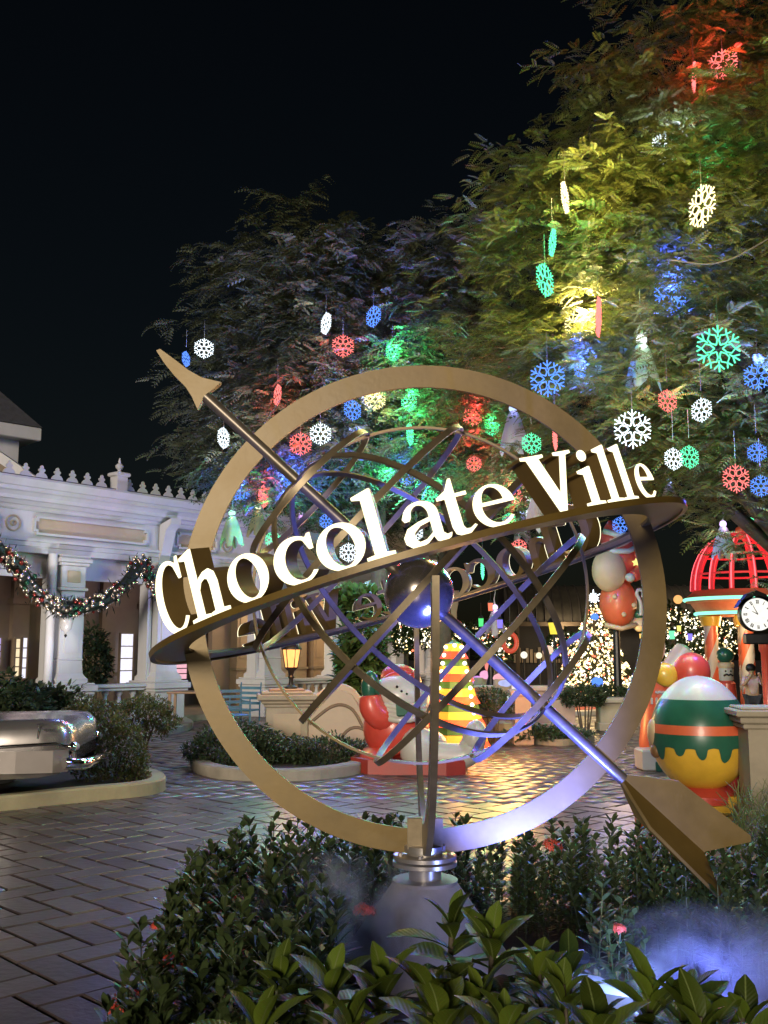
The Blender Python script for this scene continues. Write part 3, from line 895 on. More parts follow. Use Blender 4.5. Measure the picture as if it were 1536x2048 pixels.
def shrub(name, px, py, D, r, n, size, m, label, seed, cat='shrub', cut=-.75, lump=.2):
    c = P(px, py, D); t = thing(name, label, cat, (c.x, c.y, 0))
    leafball('foliage', (0, 0, c.z), r, n, size, m, seed, t, cut=cut, lump=lump)
    mb = MB()
    for k in range(5):
        a = k * 1.3; mb.tube([(math.cos(a) * .05, math.sin(a) * .05, -.05), (math.cos(a) * r[0] * .4, math.sin(a) * r[1] * .4, c.z)], [.02, .008], 6)
    mb.build('stems', m_bark, t)
    return t
shrub('clipped_shrub', 228, 1512, 11.6, (.42, .4, .42), 6500, .045, l_shrub, 'rounded clipped shrub right behind the tail of the silver car', 11)
shrub('clipped_shrub', 285, 1437, 16.0, (.55, .5, .36), 6000, .055, l_shrub, 'low clipped shrub in front of the balustrade and pedestal', 12)
shrub('clipped_shrub', 185, 1448, 14.5, (.5, .45, .36), 5500, .05, l_shrub, 'clipped shrub between the car and the balusters', 13)
shrub('leafy_shrub', 80, 1415, 16.5, (.62, .45, .35), 2600, .13, l_shrubd, 'dark leafy shrub above the roof line of the silver car', 14, lump=.35)
shrub('leafy_shrub', 10, 1425, 15.5, (.55, .45, .45), 2400, .13, l_shrubd, 'dark leafy shrub cut by the edge of the picture behind the car', 15, lump=.35)
shrub('leafy_shrub', 470, 1505, 13.2, (.62, .45, .36), 5200, .07, l_shrubd, 'dark shrub at the foot of the stone gate pillar', 16)
shrub('leafy_shrub', 545, 1508, 13.4, (.5, .4, .26), 4000, .06, l_shrubd, 'low dark shrub in front of the stone gate pillar', 17)
shrub('leafy_shrub', 655, 1508, 13.2, (.55, .35, .22), 3800, .06, l_shrubd, 'low dark shrub below the scrolled cream wall', 18)
pl = shrub('porch_plant', 185, 1330, 21.2, (.4, .35, .75), 1500, .14, l_shrubd, 'tall thin plant in the dark porch behind the balusters', 19, cat='plant')
shrub('tall_plant', 720, 1330, 16.2, (.34, .3, .75), 1700, .2, l_palm, 'tall spiky plant behind the scrolled wall and the raised green mitten', 20, cat='plant', lump=.3)
shrub('fern_tree', 715, 1208, 17.5, (.42, .4, .22), 1500, .22, l_palm, 'bright green fern crown just under the glowing letters', 21, cat='plant')

def chair(px, py, D, rz, label, m):
    c = P(px, py, D); t = thing('garden_chair', label, 'chair', (c.x, c.y, 0), rz, 'metal chairs by the porch')
    mb = MB(); mb.box((0, 0, .44), (.42, .4, .03), bev=.008); mb.build('seat', m, t)
    for k in range(4): mb = MB(); mb.box((0, .2, .55 + k * .09), (.4, .02, .05)); mb.build('back_slat', m, t)
    for x in (-.2, .2):
        mb = MB(); mb.tube([(x, .2, -.02), (x, .19, .44), (x, .24, .92)], .014, 6); mb.build('back_post', m, t)
        mb = MB(); mb.tube([(x, -.2, -.02), (x, -.18, .66), (x, .2, .66)], .014, 6); mb.build('front_leg', m, t)
m_blue = M('blue_metal', (.07, .17, .24), .4, .2)
chair(470, 1385, 16.8, R(30), 'pale blue slatted metal chair nearer the white column', m_blue)
chair(490, 1372, 18.2, R(-20), 'blue metal chair pushed behind the other blue one', m_blue)
st = P(388, 1385, 19.0)
t = thing('wooden_table', 'brown wooden table with thin legs beside the pedestal', 'table', (st.x, st.y, 0))
mb = MB(); mb.box((0, 0, .72), (.9, .6, .04), bev=.01); mb.build('top', m_brown, t)
for x in (-.4, .4):
    for y in (-.25, .25): mb = MB(); mb.box((x, y, .35), (.05, .05, .7)); mb.build('leg', m_brown, t)

# ------------------------------------------------------------------ kerbs on the left + silver car
def kerb(pts, h, w, m, label, name='kerb'):
    pts = [Vector((p.x, p.y, 0)) for p in pts]
    mb = MB(); vs = []
    for i, p in enumerate(pts):
        tn = (pts[min(i + 1, len(pts) - 1)] - pts[max(i - 1, 0)]).normalized(); nn = Vector((-tn.y, tn.x, 0))
        for a, z in ((-.5, -.05), (-.5, h - .02), (-.42, h), (.42, h), (.5, h - .02), (.5, -.05)): vs.append(p + nn * w * a + Vector((0, 0, z)))
    fs = []
    for i in range(len(pts) - 1):
        for k in range(5): fs.append((i * 6 + k, i * 6 + k + 1, i * 6 + 7 + k, i * 6 + 6 + k))
    fs.append((5, 4, 3, 2, 1, 0)); o = (len(pts) - 1) * 6; fs.append(tuple(range(o, o + 6)))
    mb.add(vs, fs); k = mb.build(name, m); tag(k, kind='structure'); k['label'] = label
    return k
def smooth_pts(ps, it=3):
    for _ in range(it):
        q = [ps[0]]
        for a, b in zip(ps[:-1], ps[1:]): q += [a * .75 + b * .25, a * .25 + b * .75]
        ps = q + [ps[-1]]
    return ps
kerb(smooth_pts([G(-120, 1632), G(0, 1621), G(150, 1603), G(280, 1592), G(324, 1580), G(300, 1562), G(240, 1556)]), .14, .16, m_kerb, 'cream kerb curving round the bed with the silver car')
mb = MB(); mb.prism([[(p.x, p.y) for p in smooth_pts([G(-120, 1628), G(150, 1600), G(318, 1580), G(250, 1545), G(200, 1500), G(-150, 1500)], 2)]], .02, .05, lambda x, y, d: (x, y, d)); tag(mb.build('bed_soil', m_soil), kind='structure')
kerb(smooth_pts([G(200, 1478), G(300, 1474), G(372, 1462), G(380, 1450), G(330, 1440)]), .12, .18, m_kerb2, 'concrete kerb of the bed in front of the balustrade')
kerb(smooth_pts([G(395, 1525), G(400, 1546), G(470, 1560), G(600, 1562), G(700, 1549), G(720, 1540)]), .13, .2, m_kerb2, 'concrete kerb below the shrubs and the gate pillar')
mb = MB(); mb.prism([[(p.x, p.y) for p in smooth_pts([G(396, 1525), G(402, 1546), G(600, 1560), G(705, 1545), G(720, 1500), G(600, 1470), G(420, 1490)], 2)]], .0, .06, lambda x, y, d: (x, y, d)); tag(mb.build('bed_soil', m_soil), kind='structure')
kerb(smooth_pts([G(1000, 1462), G(1040, 1482), G(1120, 1494), G(1180, 1482)]), .10, .16, m_kerb2, 'concrete kerb of the grass bed behind the arrow shaft')

m_car = M('silver_car_paint', (.42, .385, .38), .26, .8, .08, 2, coat=.5); m_chrome = M('chrome', (.72, .72, .74), .07, 1.0, .05); m_carw = M('pale_car_panel', (.27, .235, .22), .35, .3, .08, 2, coat=.4)
cp = P(172, 1520, 10.7); cr = R(186)
car = thing('vintage_car', 'silver vintage car with rounded tail and chrome trim parked in the bed', 'car', (cp.x, cp.y, .06), cr)
# local +x runs to the front of the car (to the left of the picture), +y towards the viewer... (after the half turn)
def loft(secs, n=None):
    mb = MB(); vs = []; m = len(secs[0][1])
    for x, pr in secs:
        for y, z in pr: vs.append((x, y, z))
    fs = []
    for i in range(len(secs) - 1):
        for k in range(m - 1): fs.append((i * m + k, i * m + k + 1, (i + 1) * m + k + 1, (i + 1) * m + k))
    fs.append(tuple(range(m))); fs.append(tuple(range((len(secs) - 1) * m, len(secs) * m)))
    mb.add(vs, fs); return mb
def sec(w, zt, zf, zb, k=1.0):
    """closed half+half body section: deck height zt, fender top zf, bottom zb, half width w"""
    p = [(-w * .92, zb), (-w, zb + .12), (-w * 1.0, zf - .24), (-w * .985, zf - .1), (-w * .93, zf - .03), (-w * .82, zf), (-w * .66, zf - .015), (-w * .5, zt - .02), (0, zt + .02)]
    return p + [(-y, z) for y, z in reversed(p[:-1])]
secs = [(.0, sec(.60, .60, .60, .36)), (.03, sec(.72, .68, .70, .30)), (.12, sec(.80, .73, .765, .25)), (.3, sec(.84, .75, .775, .22)), (.8, sec(.86, .76, .765, .2)), (1.4, sec(.87, .80, .76, .2)), (2.2, sec(.88, .82, .76, .2)), (3.3, sec(.88, .82, .78, .2)), (4.2, sec(.84, .78, .76, .24)), (4.5, sec(.7, .68, .66, .32))]
bdy = loft(secs).build('body', m_car, car, smooth=50)
for sy in (-1, 1):
    mb = MB(); mb.tube([(.02, sy * .75, .50), (.14, sy * .825, .545), (.5, sy * .868, .53), (1.0, sy * .883, .50), (2.2, sy * .893, .5), (4.0, sy * .87, .5)], .016, 8); mb.build('chrome_strip', m_chrome, car, smooth=60)
    mb = MB()
    vs = []; 
    pts_ = [(.035, .725), (.16, .826), (.5, .862), (1.0, .873), (2.2, .884), (3.6, .883)]
    for x, y in pts_:
        vs += [(x, sy * (y + .013), .48), (x, sy * (y + .008), .27), (x, sy * (y - .02), .28), (x, sy * (y - .02), .48)]
    fs = []
    for i in range(len(pts_) - 1):
        for k in range(4): l = (k + 1) % 4; fs.append((i * 4 + k, i * 4 + l, i * 4 + 4 + l, i * 4 + 4 + k))
    fs += [(0, 1, 2, 3), tuple(range(len(vs) - 4, len(vs)))]
    mb.add(vs, fs); mb.build('side_panel', m_carw, car)
    mb = MB(); mb.ell((.01, sy * .66, .50), (.05, .10, .055), n=14, m=8); tl_ = mb.build('tail_lamp', m_chrome, car, smooth='all')
    mb = MB(); mb.ell((-.03, sy * .66, .50), (.025, .06, .035), n=12, m=8); mb.build('lens', M('lamp_lens', (.35, .3, .3), .1), tl_, smooth='all')
for x in (1.02, 3.55):
    for sy in (-1, 1):
        w = thing('w', 'x', 'x'); w.name = 'wheel'; del w['label']; del w['category']; w.parent = car; w.location = (x, sy * .76, .30)
        mb = MB(); mb.tube([(0, -.1, 0), (0, .1, 0)], .31, 28); mb.build('tyre', M('tyre_rubber', (.02, .02, .02), .7), w, smooth=30)
        mb = MB(); mb.tube([(0, sy * .10, 0), (0, sy * .115, 0)], [.19, .16], 24); mb.build('rim', m_chrome, w, smooth=30)
        mb = MB(); annulus(mb, Vector((x, sy * .885, .30)), X, Z, .33, .37, .03, a0=0, a1=math.pi, n=20); mb.build('wheel_arch_trim', m_chrome, car)
        mb = MB(); mb.tube([(x, sy * .88, .32), (x, sy * .895, .32)], .33, 24); mb.build('wheel_well', m_black, car)
mb = MB(); mb.tube([(-.10, -.72, .34), (-.14, -.4, .33), (-.15, 0, .33), (-.14, .4, .33), (-.10, .72, .34), (.05, .85, .36)], .055, 10); mb.build('rear_bumper', m_chrome, car, smooth=60)
mb = MB(); mb.box((2.5, 0, 1.12), (1.4, 1.3, .06), bev=.03); mb.build('roof', m_car, car)
mb = MB(); mb.lathe([(.86, .8), (.7, 1.1)], (2.5, 0, 0), n=4, a0=R(45), sx=1.25); mb.build('window_glass', M('car_glass', (.03, .03, .035), .05), car)
# script emblem on the rear wing
mb = MB(); zc = .655
crv = [(0, 0), (-.01, .05), (.0, .085), (-.008, .0), (-.012, -.06)]
sx0 = .30
mb.tube([(sx0 - x, .853, zc + z) for x, z in crv], .004, 5)
mb.tube([(sx0 + .02, .853, zc + .07), (sx0 - .04, .853, zc + .085)], .004, 5)
mb.tube([(sx0 - .03 - k * .009, .853, zc + .02 + .015 * math.sin(k * 1.6)) for k in range(14)], .0035, 5)
mb.build('script_emblem', m_chrome, car)

# ------------------------------------------------------------------ gate pillar, lamp, scrolled wall
gp = P(572, 1450, 14.6)
t = thing('gate_pillar', 'square cream stone pillar with moulded cap carrying the lit lantern', 'pillar', (gp.x, gp.y, 0), R(8))
mb = MB(); mb.box((0, 0, .36), (.58, .58, .72), bev=.01); mb.build('shaft', m_stone, t)
mb = MB(); mb.box((0, 0, .06), (.68, .68, .12), bev=.02); mb.build('base', m_stone, t)
for z, e, h in ((.725, .64, .05), (.775, .72, .05), (.84, .84, .08), (.90, .72, .04)):
    mb = MB(); mb.box((0, 0, z), (e, e, h), bev=.015); mb.build('cap_slab', m_stone, t)
mb = MB(); mb.box((0, -.292, .40), (.38, .012, .42), bev=.004); mb.build('panel', m_cream, t)
mb = MB(); mb.box((0, 0, .935), (.5, .5, .03), bev=.01); mb.build('crown_tile', M('brick_tile', (.25, .16, .11), .7), t)
lp = P(582, 1385, 14.6)
t = thing('post_lantern', 'black iron lantern glowing orange on top of the stone pillar', 'lantern', (lp.x, lp.y, .945))
mb = MB(); mb.lathe([(.09, 0), (.09, .03), (.04, .06), (.03, .14), (.05, .17), (.03, .2), (.05, .26), (.09, .29), (.10, .31)], n=14); mb.build('stem', m_black, t, smooth=40)
mb = MB(); mb.lathe([(.085, .31), (.125, .56)], n=6); mb.build('glass_panes', EM('lantern_glow', (1.0, .42, .12), 1.7), t)
for k in range(6):
    a = k * R(60); mb = MB(); mb.tube([(.09 * math.cos(a), .09 * math.sin(a), .31), (.13 * math.cos(a), .13 * math.sin(a), .56)], .008, 5); mb.build('glazing_bar', m_black, t)
mb = MB(); mb.lathe([(.15, .56), (.15, .58), (.11, .64), (.06, .7), (.02, .72), (.02, .76), (.005, .8)], n=12); mb.build('hood', m_black, t, smooth=40)
point_light('lantern_lamp', Vector((lp.x, lp.y - .22, 1.42)), (1, .5, .18), 16, .1)

wl = thing('scrolled_wall', 'low cream wall with a wavy top and brown scroll grooves behind the snowman figure', 'wall', P(610, 1500, 14.4) * 1)
wl.location.z = 0; wb = wl.location.copy()
def wq(px, py, D): q = P(px, py, D) - wb; return q
prof = [(598, 1512), (598, 1432), (615, 1420), (640, 1398), (660, 1384), (680, 1380), (700, 1388), (712, 1404), (722, 1425), (738, 1440), (752, 1444), (765, 1440), (765, 1512)]
pp = []
for (x0, y0), (x1, y1) in zip(prof, prof[1:] + prof[:1]):
    pp += [(x0, y0)]
pts2 = [(wq(x, y, 14.3).x, max(0, P(x, y, 14.3).z)) for x, y in pp]
mb = MB(); mb.prism([pts2], .0, .28, lambda a, b, d: (a, d, b)); mb.build('wall_body', m_cream, wl)
top = [Vector((a, .14, b + .02)) for a, b in pts2[1:-1]]
mb = MB(); mb.tube(smooth_pts(top, 2), .075, 8, flat=1.0); mb.build('coping', m_cream, wl, smooth=50)
gr = [Vector((a + .02, -.006, b - .20)) for a, b in pts2[2:-2]]
mb = MB(); mb.tube(smooth_pts(gr, 2), .022, 6); mb.build('groove', m_groove, wl)
mb = MB(); c = wq(712, 1500, 14.3); mb.tube([Vector((c.x + .24 * math.cos(a), -.006, .12 + .30 * math.sin(a))) for a in np.linspace(0, math.pi, 14)], .022, 6); mb.build('scroll', m_groove, wl)
mb = MB(); c = wq(752, 1500, 14.3); mb.tube([Vector((c.x + .16 * math.cos(a), -.006, .12 + .34 * math.sin(a))) for a in np.linspace(math.pi * .5, math.pi, 10)], .022, 6); mb.build('scroll', m_groove, wl)

# ------------------------------------------------------------------ waving snowman figure
def frame_at(px, D):
    """returns f(px,py,dy)->local point for a figure standing at distance D around pixel column px"""
    b = P(px, 1300, D); b.z = 0
    def f(x, y, dy=0.0):
        q = P(x, y, D); return Vector((q.x - b.x, dy, q.z))
    return b, f
b, f = frame_at(822, 13.0); k13 = 13 / 2000
t = thing('snowman_figure', 'big painted snowman figure in a red coat waving a green mitten', 'figure', b)
hx0, hx1 = f(702, 1540).x, f(934, 1540).x
mb = MB(); mb.prism([[(hx0, -.15), (hx0 + .22, -.5), (hx1 - .3, -.62), (hx1 - .06, -.5), (hx1, -.1), (hx1 - .1, .5), (hx0 + .1, .5)]], -.03, .17, lambda x, y, d: (x, y, d)); mb.build('platform', M('red_platform', (.30, .035, .025), .5, 0, .2, 3), t)
mb = MB(); c = f(800, 1500); mb.ell((c.x + .1, .05, .33), (.50, .40, .22), n=24, m=14); mb.build('lower_body', m_figwhite, t, smooth='all')
mb = MB(); mb.tube(smooth_pts([f(815, 1496, -.25), f(850, 1500, -.32), f(900, 1508, -.34), f(928, 1506, -.36), f(940, 1484, -.4), f(944, 1468, -.4)], 2), [.15, .16, .14], 16); mb.build('leg', m_figwhite, t, smooth='all')
mb = MB(); q = f(943, 1470, -.4); mb.ell(q, (.15, .17, .22), Matrix.Rotation(R(12), 3, 'Y'), n=18, m=12); mb.build('foot', m_figwhite, t, smooth='all')
mb = MB(); mb.ell(f(836, 1492, -.42), (.24, .22, .27), n=20, m=12); mb.build('knee', m_figwhite, t, smooth='all')
mb = MB(); mb.ell(f(792, 1455, -.02), (.42, .42, .40), Matrix.Rotation(R(-12), 3, 'Y'), n=26, m=16); mb.build('coat', m_red, t, smooth='all')
mb = MB(); mb.lathe([(.30, -.02), (.42, -.14), (.40, -.16), (.2, -.1)], f(772, 1482, -.02), n=24, rot=Matrix.Rotation(R(-14), 3, 'Y')); mb.build('coat_hem', m_red, t, smooth=50)
mb = MB(); mb.tube(smooth_pts([f(790, 1438, -.25), f(762, 1432, -.32), f(744, 1414, -.34), f(742, 1388, -.34)], 2), [.14, .17, .165, .125], 16); mb.build('raised_arm', m_red, t, smooth='all')
mb = MB(); mb.ell(f(741, 1370, -.35), (.115, .105, .185), Matrix.Rotation(R(3), 3, 'Y'), n=18, m=12); mb.ell(f(754, 1374, -.41), (.05, .05, .09), Matrix.Rotation(R(-20), 3, 'Y'), n=12, m=8); mb.build('mitten', m_green, t, smooth='all')
hd = Matrix.Rotation(R(14), 3, 'Y')
mb = MB(); mb.ell(f(802, 1392, -.12), (.365, .33, .27), hd, n=28, m=18); h_ = mb.build('head', m_figwhite, t, smooth='all')
for x, y in ((793, 1371), (802, 1380), (812, 1385)):
    mb = MB(); mb.ell(f(x, y, -.43), .017, n=10, m=6); mb.build('coal_dot', m_black, h_, smooth='all')
mb = MB(); mb.tube([f(843, 1398, -.40), f(838, 1402, -.42), f(830, 1404, -.43)], .006, 5); mb.build('smile', m_black, h_)
mb = MB(); mb.tube(smooth_pts([f(757, 1402, -.12), f(758, 1380, -.14), f(772, 1358, -.16), f(795, 1348, -.16), f(822, 1352, -.14)], 2), .055, 10); mb.build('hat_brim', m_red, t, smooth='all')
mb = MB(); mb.ell(f(802, 1360, .04), (.27, .25, .20), hd, n=20, m=12); mb.build('hat', m_red, t, smooth='all')
sc_ = [f(758, 1412, -.2), f(770, 1416, -.37), f(800, 1420, -.47), f(830, 1416, -.42), f(846, 1408, -.25)]
for k in range(4):
    mb = MB(); mb.tube(smooth_pts([p + Vector((0, -.01 * k, -.05 * k + .05)) for p in sc_], 2), .042, 10); mb.build('scarf_fold', m_figwhite, t, smooth='all')
mb = MB(); mb.box(f(803, 1414, -.525), (.15, .05, .17), Matrix.Rotation(R(-4), 3, 'Y'), bev=.02); mb.build('scarf_patch', m_green, t, smooth=40)
for x, y in ((816, 1428), (823, 1456)):
    mb = MB(); mb.ell(f(x, y, -.40), (.035, .03, .035), n=10, m=6); mb.build('coat_button', m_yellow, t, smooth='all')

# ------------------------------------------------------------------ striped glowing cone tree
b, f = frame_at(908, 15.2)
t = thing('striped_cone_tree', 'glowing cone tree in red, yellow and green bands edged with round bulbs', 'decoration', b)
def band_mat(n, c): return M(n, c, .5, 0, .1, 4, em=c, es=.75)
bands = [band_mat('band_red', (.9, .07, .02)), band_mat('band_amber', (.95, .36, .03)), band_mat('band_green', (.05, .13, .02))]
MATS['band_green'].node_tree.nodes['Principled BSDF'].inputs['Emission Strength'].default_value = .25
zb, zt = 0.05, P(908, 1288, 15.2).z
nb = 14
for k in range(nb):
    a0, a1 = k / nb, (k + 1) / nb
    r0, r1 = .52 * (1 - a0) + .13 * a0, .52 * (1 - a1) + .13 * a1
    fl_ = .035 if k % 3 == 0 else 0
    mb = MB(); mb.lathe([(r0 + fl_, zb + (zt - zb) * a0 + .002), (r1, zb + (zt - zb) * a1)], n=10); mb.build('band', bands[(0, 1, 2)[k % 3]], t)
mb = MB(); mb.lathe([(.13, zt), (.06, zt + .03), (.01, zt + .07)], n=10); mb.build('tip', bands[2], t)
bulb_m = EM('warm_bulb', (1.0, .80, .45), 5.0)
MB().ell((0, 0, 0), .03, n=10, m=6).build('bulb', bulb_m, t, smooth='all', loc=(0, -.14, zt - .02))
bme_ = [o for o in t.children if o.name.startswith('bulb')][0].data
for s_ in range(4):
    a = R(-90) + s_ * R(90) + R(40)
    for k in range(13):
        q = k / 12.5; r = .55 * (1 - q) + .15 * q
        link('bulb', bme_, t, (r * math.cos(a + .05 * math.sin(k)), r * math.sin(a + .05 * math.sin(k)), zb + .06 + (zt - zb) * q * .97))
for x, z, e in ((.75, .7, 70), (.2, 1.0, 40)): point_light('cone_tree_lamp', b + Vector((x, -.75, z)), (1, .5, .14), e, .25)

# ------------------------------------------------------------------ egg figure on the right, pillar, red hat figure behind
b, f = frame_at(1392, 9.8)
t = thing('egg_figure', 'egg shaped figure with white top, green icing drips and yellow bottom', 'figure', b)
EZ = f(1392, 1466).z; ERX, ERZ = .455, .545
def er(z):
    q = max(-1, min(1, (z - EZ) / ERZ)); return ERX * math.sqrt(max(0, 1 - q * q)) * (1 - .07 * q)
def shell(z0, z1, e, n=40, m=12, wav=None):
    mb = MB(); vs = []
    for i in range(m + 1):
        for k in range(n):
            a = 2 * math.pi * k / n; lo = z0 + (wav(a) if wav else 0); z = lo + (z1 - lo) * i / m
            r = er(z) + e
            vs.append((r * math.cos(a), r * math.sin(a), z))
    fs = [(i * n + k, i * n + (k + 1) % n, (i + 1) * n + (k + 1) % n, (i + 1) * n + k) for i in range(m) for k in range(n)]
    mb.add(vs, fs); return mb
zw = f(1392, 1397).z; zs1 = f(1392, 1446).z; zs0 = f(1392, 1464).z; zd = f(1392, 1492).z
shell(EZ - ERZ, EZ + ERZ, 0, 48, 26).build('egg_body', m_yellow, t, smooth='all')
shell(zw, EZ + ERZ, .004, 48, 14).build('white_top', m_figwhite, t, smooth='all')
shell(zs0 - .02, zw, .008, 48, 8).build('green_band', m_green, t, smooth='all')
shell(zs0, zs1, .016, 48, 4).build('orange_stripe', m_orange, t, smooth='all')
def drip(a):
    s = math.sin(a * 13 + .6 * math.sin(a * 3)); amp = .055 + .035 * math.sin(a * 4 + 1) + .04 * max(0, math.sin(a + 3.9))
    return -amp * (abs(s) ** .45) * (1 if s > 0 else -.18)
shell(zd, zs0, .020, 240, 10, drip).build('icing_drips', m_green, t, smooth='all')
mb = MB(); mb.lathe([(.24, EZ - ERZ - .11), (.30, EZ - ERZ - .09), (.30, EZ - ERZ - .02), (.2, EZ - ERZ + .06)], n=28); mb.build('red_foot_ring', m_red, t, smooth=40)
mb = MB(); mb.box((.20, .1, .07), (.62, .7, .16), bev=.012); mb.build('yellow_base', m_yellow, t)
mb = MB(); mb.ell((.34, .14, .48), (.2, .3, .46), n=18, m=12); mb.build('red_back', M('deep_red_paint', (.22, .02, .02), .4), t, smooth='all')
mb = MB(); mb.ell((.10, .50, f(1411, 1345).z), (.19, .17, .19), n=20, m=12, lump=.05); mb.build('red_hat', m_red, t, smooth='all')
mb = MB(); mb.ell((-.17, .48, f(1353, 1352).z), (.13, .09, .12), Matrix.Rotation(R(25), 3, 'Y'), n=16, m=10); mb.build('yellow_ear', m_yellow, t, smooth='all')
mb = MB(); mb.ell((-.455, -.02, f(1300, 1465).z), (.05, .09, .13), n=14, m=10); mb.build('side_ear', m_tan, t, smooth='all')
mb = MB(); mb.ell((-.44, -.05, f(1300, 1500).z), (.05, .08, .07), n=12, m=8); mb.build('side_tuft', m_brown, t, smooth='all')
bt = G(1316, 1650)
t = thing('red_boot', 'orange red rounded boot standing on the paving behind the arrow tail', 'boot', bt)
mb = MB(); mb.lathe([(.0, 0), (.155, .0), (.16, .05), (.13, .13), (.12, .2), (.13, .23), (.10, .235)], n=20, sx=1.25); mb.build('upper', m_orange, t, smooth=40)
mb = MB(); mb.box((-.13, -.05, .14), (.06, .05, .05), bev=.015); mb.build('tab', m_brown, t)

rp_ = P(1512, 1450, 9.2)
t = thing('stone_pillar', 'beige stone pillar with moulded cap beside the egg figure', 'pillar', (rp_.x, rp_.y, 0), R(-6))
mb = MB(); mb.box((0.05, 0, .40), (.34, .4, .82), bev=.01); mb.build('shaft', m_stone, t)
for z, e, h in ((.83, .42, .05), (.885, .48, .06), (.945, .56, .06), (.985, .46, .03)):
    mb = MB(); mb.box((.05, 0, z), (e, e, h), bev=.012); mb.build('cap_slab', m_stone, t)
mb = MB(); mb.box((.05, 0, .05), (.44, .5, .1), bev=.012); mb.build('base', m_stone, t)

b, f = frame_at(1318, 13.4)
t = thing('red_robe_figure', 'red robed figure with white trim and a tilted white head behind the egg figure', 'figure', b)
mb = MB(); mb.lathe([(.30, .02), (.31, .2), (.28, .24)], n=20); mb.build('white_base', m_figwhite, t, smooth=40)
mb = MB(); mb.lathe([(.29, .22), (.30, .3), (.26, .6), (.20, .95), (.12, 1.12), (.03, 1.16)], n=24); mb.build('robe', m_orange, t, smooth=50)
for x, y in ((1318, 1342), (1319, 1361)):
    mb = MB(); q = f(x, y, -.25); mb.ell(q, (.035, .03, .035), n=12, m=8); mb.build('button', m_brown, t, smooth='all')
mb = MB(); mb.tube([f(1308, 1336, -.2), f(1305, 1358, -.26), f(1318, 1369, -.27), f(1331, 1362, -.25), f(1326, 1338, -.2)], .012, 6); mb.build('white_piping', m_figwhite, t)
mb = MB(); mb.tube([f(1300 + 4 * k, 1382 + (2 if k % 2 else 0), -.28 + .004 * abs(k - 5)) for k in range(11)], .016, 6); mb.build('lace_trim', m_figwhite, t)
for k in range(6):
    mb = MB(); mb.box(f(1294 + k * 9, 1400, -.275 + .012 * abs(k - 3)), (.025, .02, .09), bev=.008); mb.build('icing_stripe', m_figwhite, t)
hr = Matrix.Rotation(R(38), 3, 'Y')
mb = MB(); mb.lathe([(.02, -.17), (.13, -.15), (.145, 0), (.13, .16), (.06, .2), (.01, .205)], f(1356, 1318, 0), n=20, rot=hr); mb.build('white_head', m_figwhite, t, smooth=50)
mb = MB(); mb.box(f(1364, 1316, -.14), (.09, .02, .02), Matrix.Rotation(R(15), 3, 'Y'), bev=.005); mb.build('mouth', m_red, t)
mb = MB(); mb.ell(f(1322, 1300, .1), (.085, .08, .17), Matrix.Rotation(R(10), 3, 'Y'), n=14, m=10); mb.build('raised_ear', M('pink_paint', (.6, .33, .25), .45), t, smooth='all')
q = P(1330, 1460, 13.0)
t = thing('white_plinth', 'small white painted plinth with green corner below the red robed figure', 'plinth', (q.x - .1, q.y, 0))
mb = MB(); mb.box((0, 0, .13), (.5, .4, .26), bev=.02); mb.build('block', m_figwhite, t)
mb = MB(); mb.box((.02, -.21, .06), (.22, .03, .12), bev=.01); mb.build('green_panel', m_green, t)

# ------------------------------------------------------------------ tall Santa-like balloon figure on a post
b, f = frame_at(1236, 20.0)
t = thing('tall_red_figure', 'tall red figure with a big round tan belly behind the bronze ring', 'figure', b)
mb = MB(); mb.cyl((0, .1, -.02), (0, .1, 2.1), .09, .07, 12); mb.build('post', m_black, t)
mb = MB(); mb.ell(f(1236, 1205), (.37, .34, .50), n=24, m=16); lo_ = mb.build('red_sack', m_orange, t, smooth='all')
for x, y in ((1222, 1195), (1260, 1212), (1240, 1230)):
    mb = MB(); q = f(x, y, -.33); mb.ell(q, (.05, .03, .05), n=12, m=8); mb.build('pale_dot', m_tan, lo_, smooth='all')
mb = MB(); mb.tube(smooth_pts([f(1274, 1232, -.30), f(1274, 1205, -.32), f(1264, 1190, -.33), f(1268, 1180, -.33), f(1279, 1184, -.32), f(1277, 1196, -.32)], 2), .035, 8); mb.build('candy_cane', m_figwhite, t, smooth='all')
mb = MB(); mb.ell(f(1240, 1120, .05), (.46, .36, .52), n=24, m=16); mb.build('torso', m_red, t, smooth='all')
mb = MB(); mb.ell(f(1213, 1143, -.22), (.34, .22, .43), n=26, m=16); mb.build('tan_belly', m_tan, t, smooth='all')
mb = MB(); mb.ell(f(1232, 1086, -.02), (.30, .28, .24), n=20, m=12); mb.build('face', M('peach_paint', (.55, .30, .22), .45), t, smooth='all')
mb = MB(); mb.lathe([(.28, 0), (.26, .1), (.15, .3), (.03, .42)], f(1228, 1082), n=20, rot=Matrix.Rotation(R(-10), 3, 'Y')); mb.build('red_hat', m_red, t, smooth=50)
mb = MB(); mb.tube([f(1206, 1064, -.1), f(1225, 1072, -.28), f(1250, 1074, -.26), f(1264, 1066, -.1)], .06, 10); mb.build('hat_trim', m_figwhite, t, smooth='all')
mb = MB(); mb.tube(smooth_pts([f(1262, 1100, -.1), f(1280, 1118, -.2), f(1276, 1145, -.32), f(1256, 1156, -.4)], 2), [.13, .14, .11], 12); mb.build('arm', m_red, t, smooth='all')
mb = MB(); mb.ell(f(1250, 1158, -.42), (.10, .09, .09), n=14, m=8); mb.build('mitten', m_figwhite, t, smooth='all')
mb = MB(); mb.tube([f(1200, 1098, -.2), f(1222, 1106, -.34), f(1248, 1106, -.34), f(1270, 1096, -.2)], .055, 10); mb.build('collar', m_figwhite, t, smooth='all')
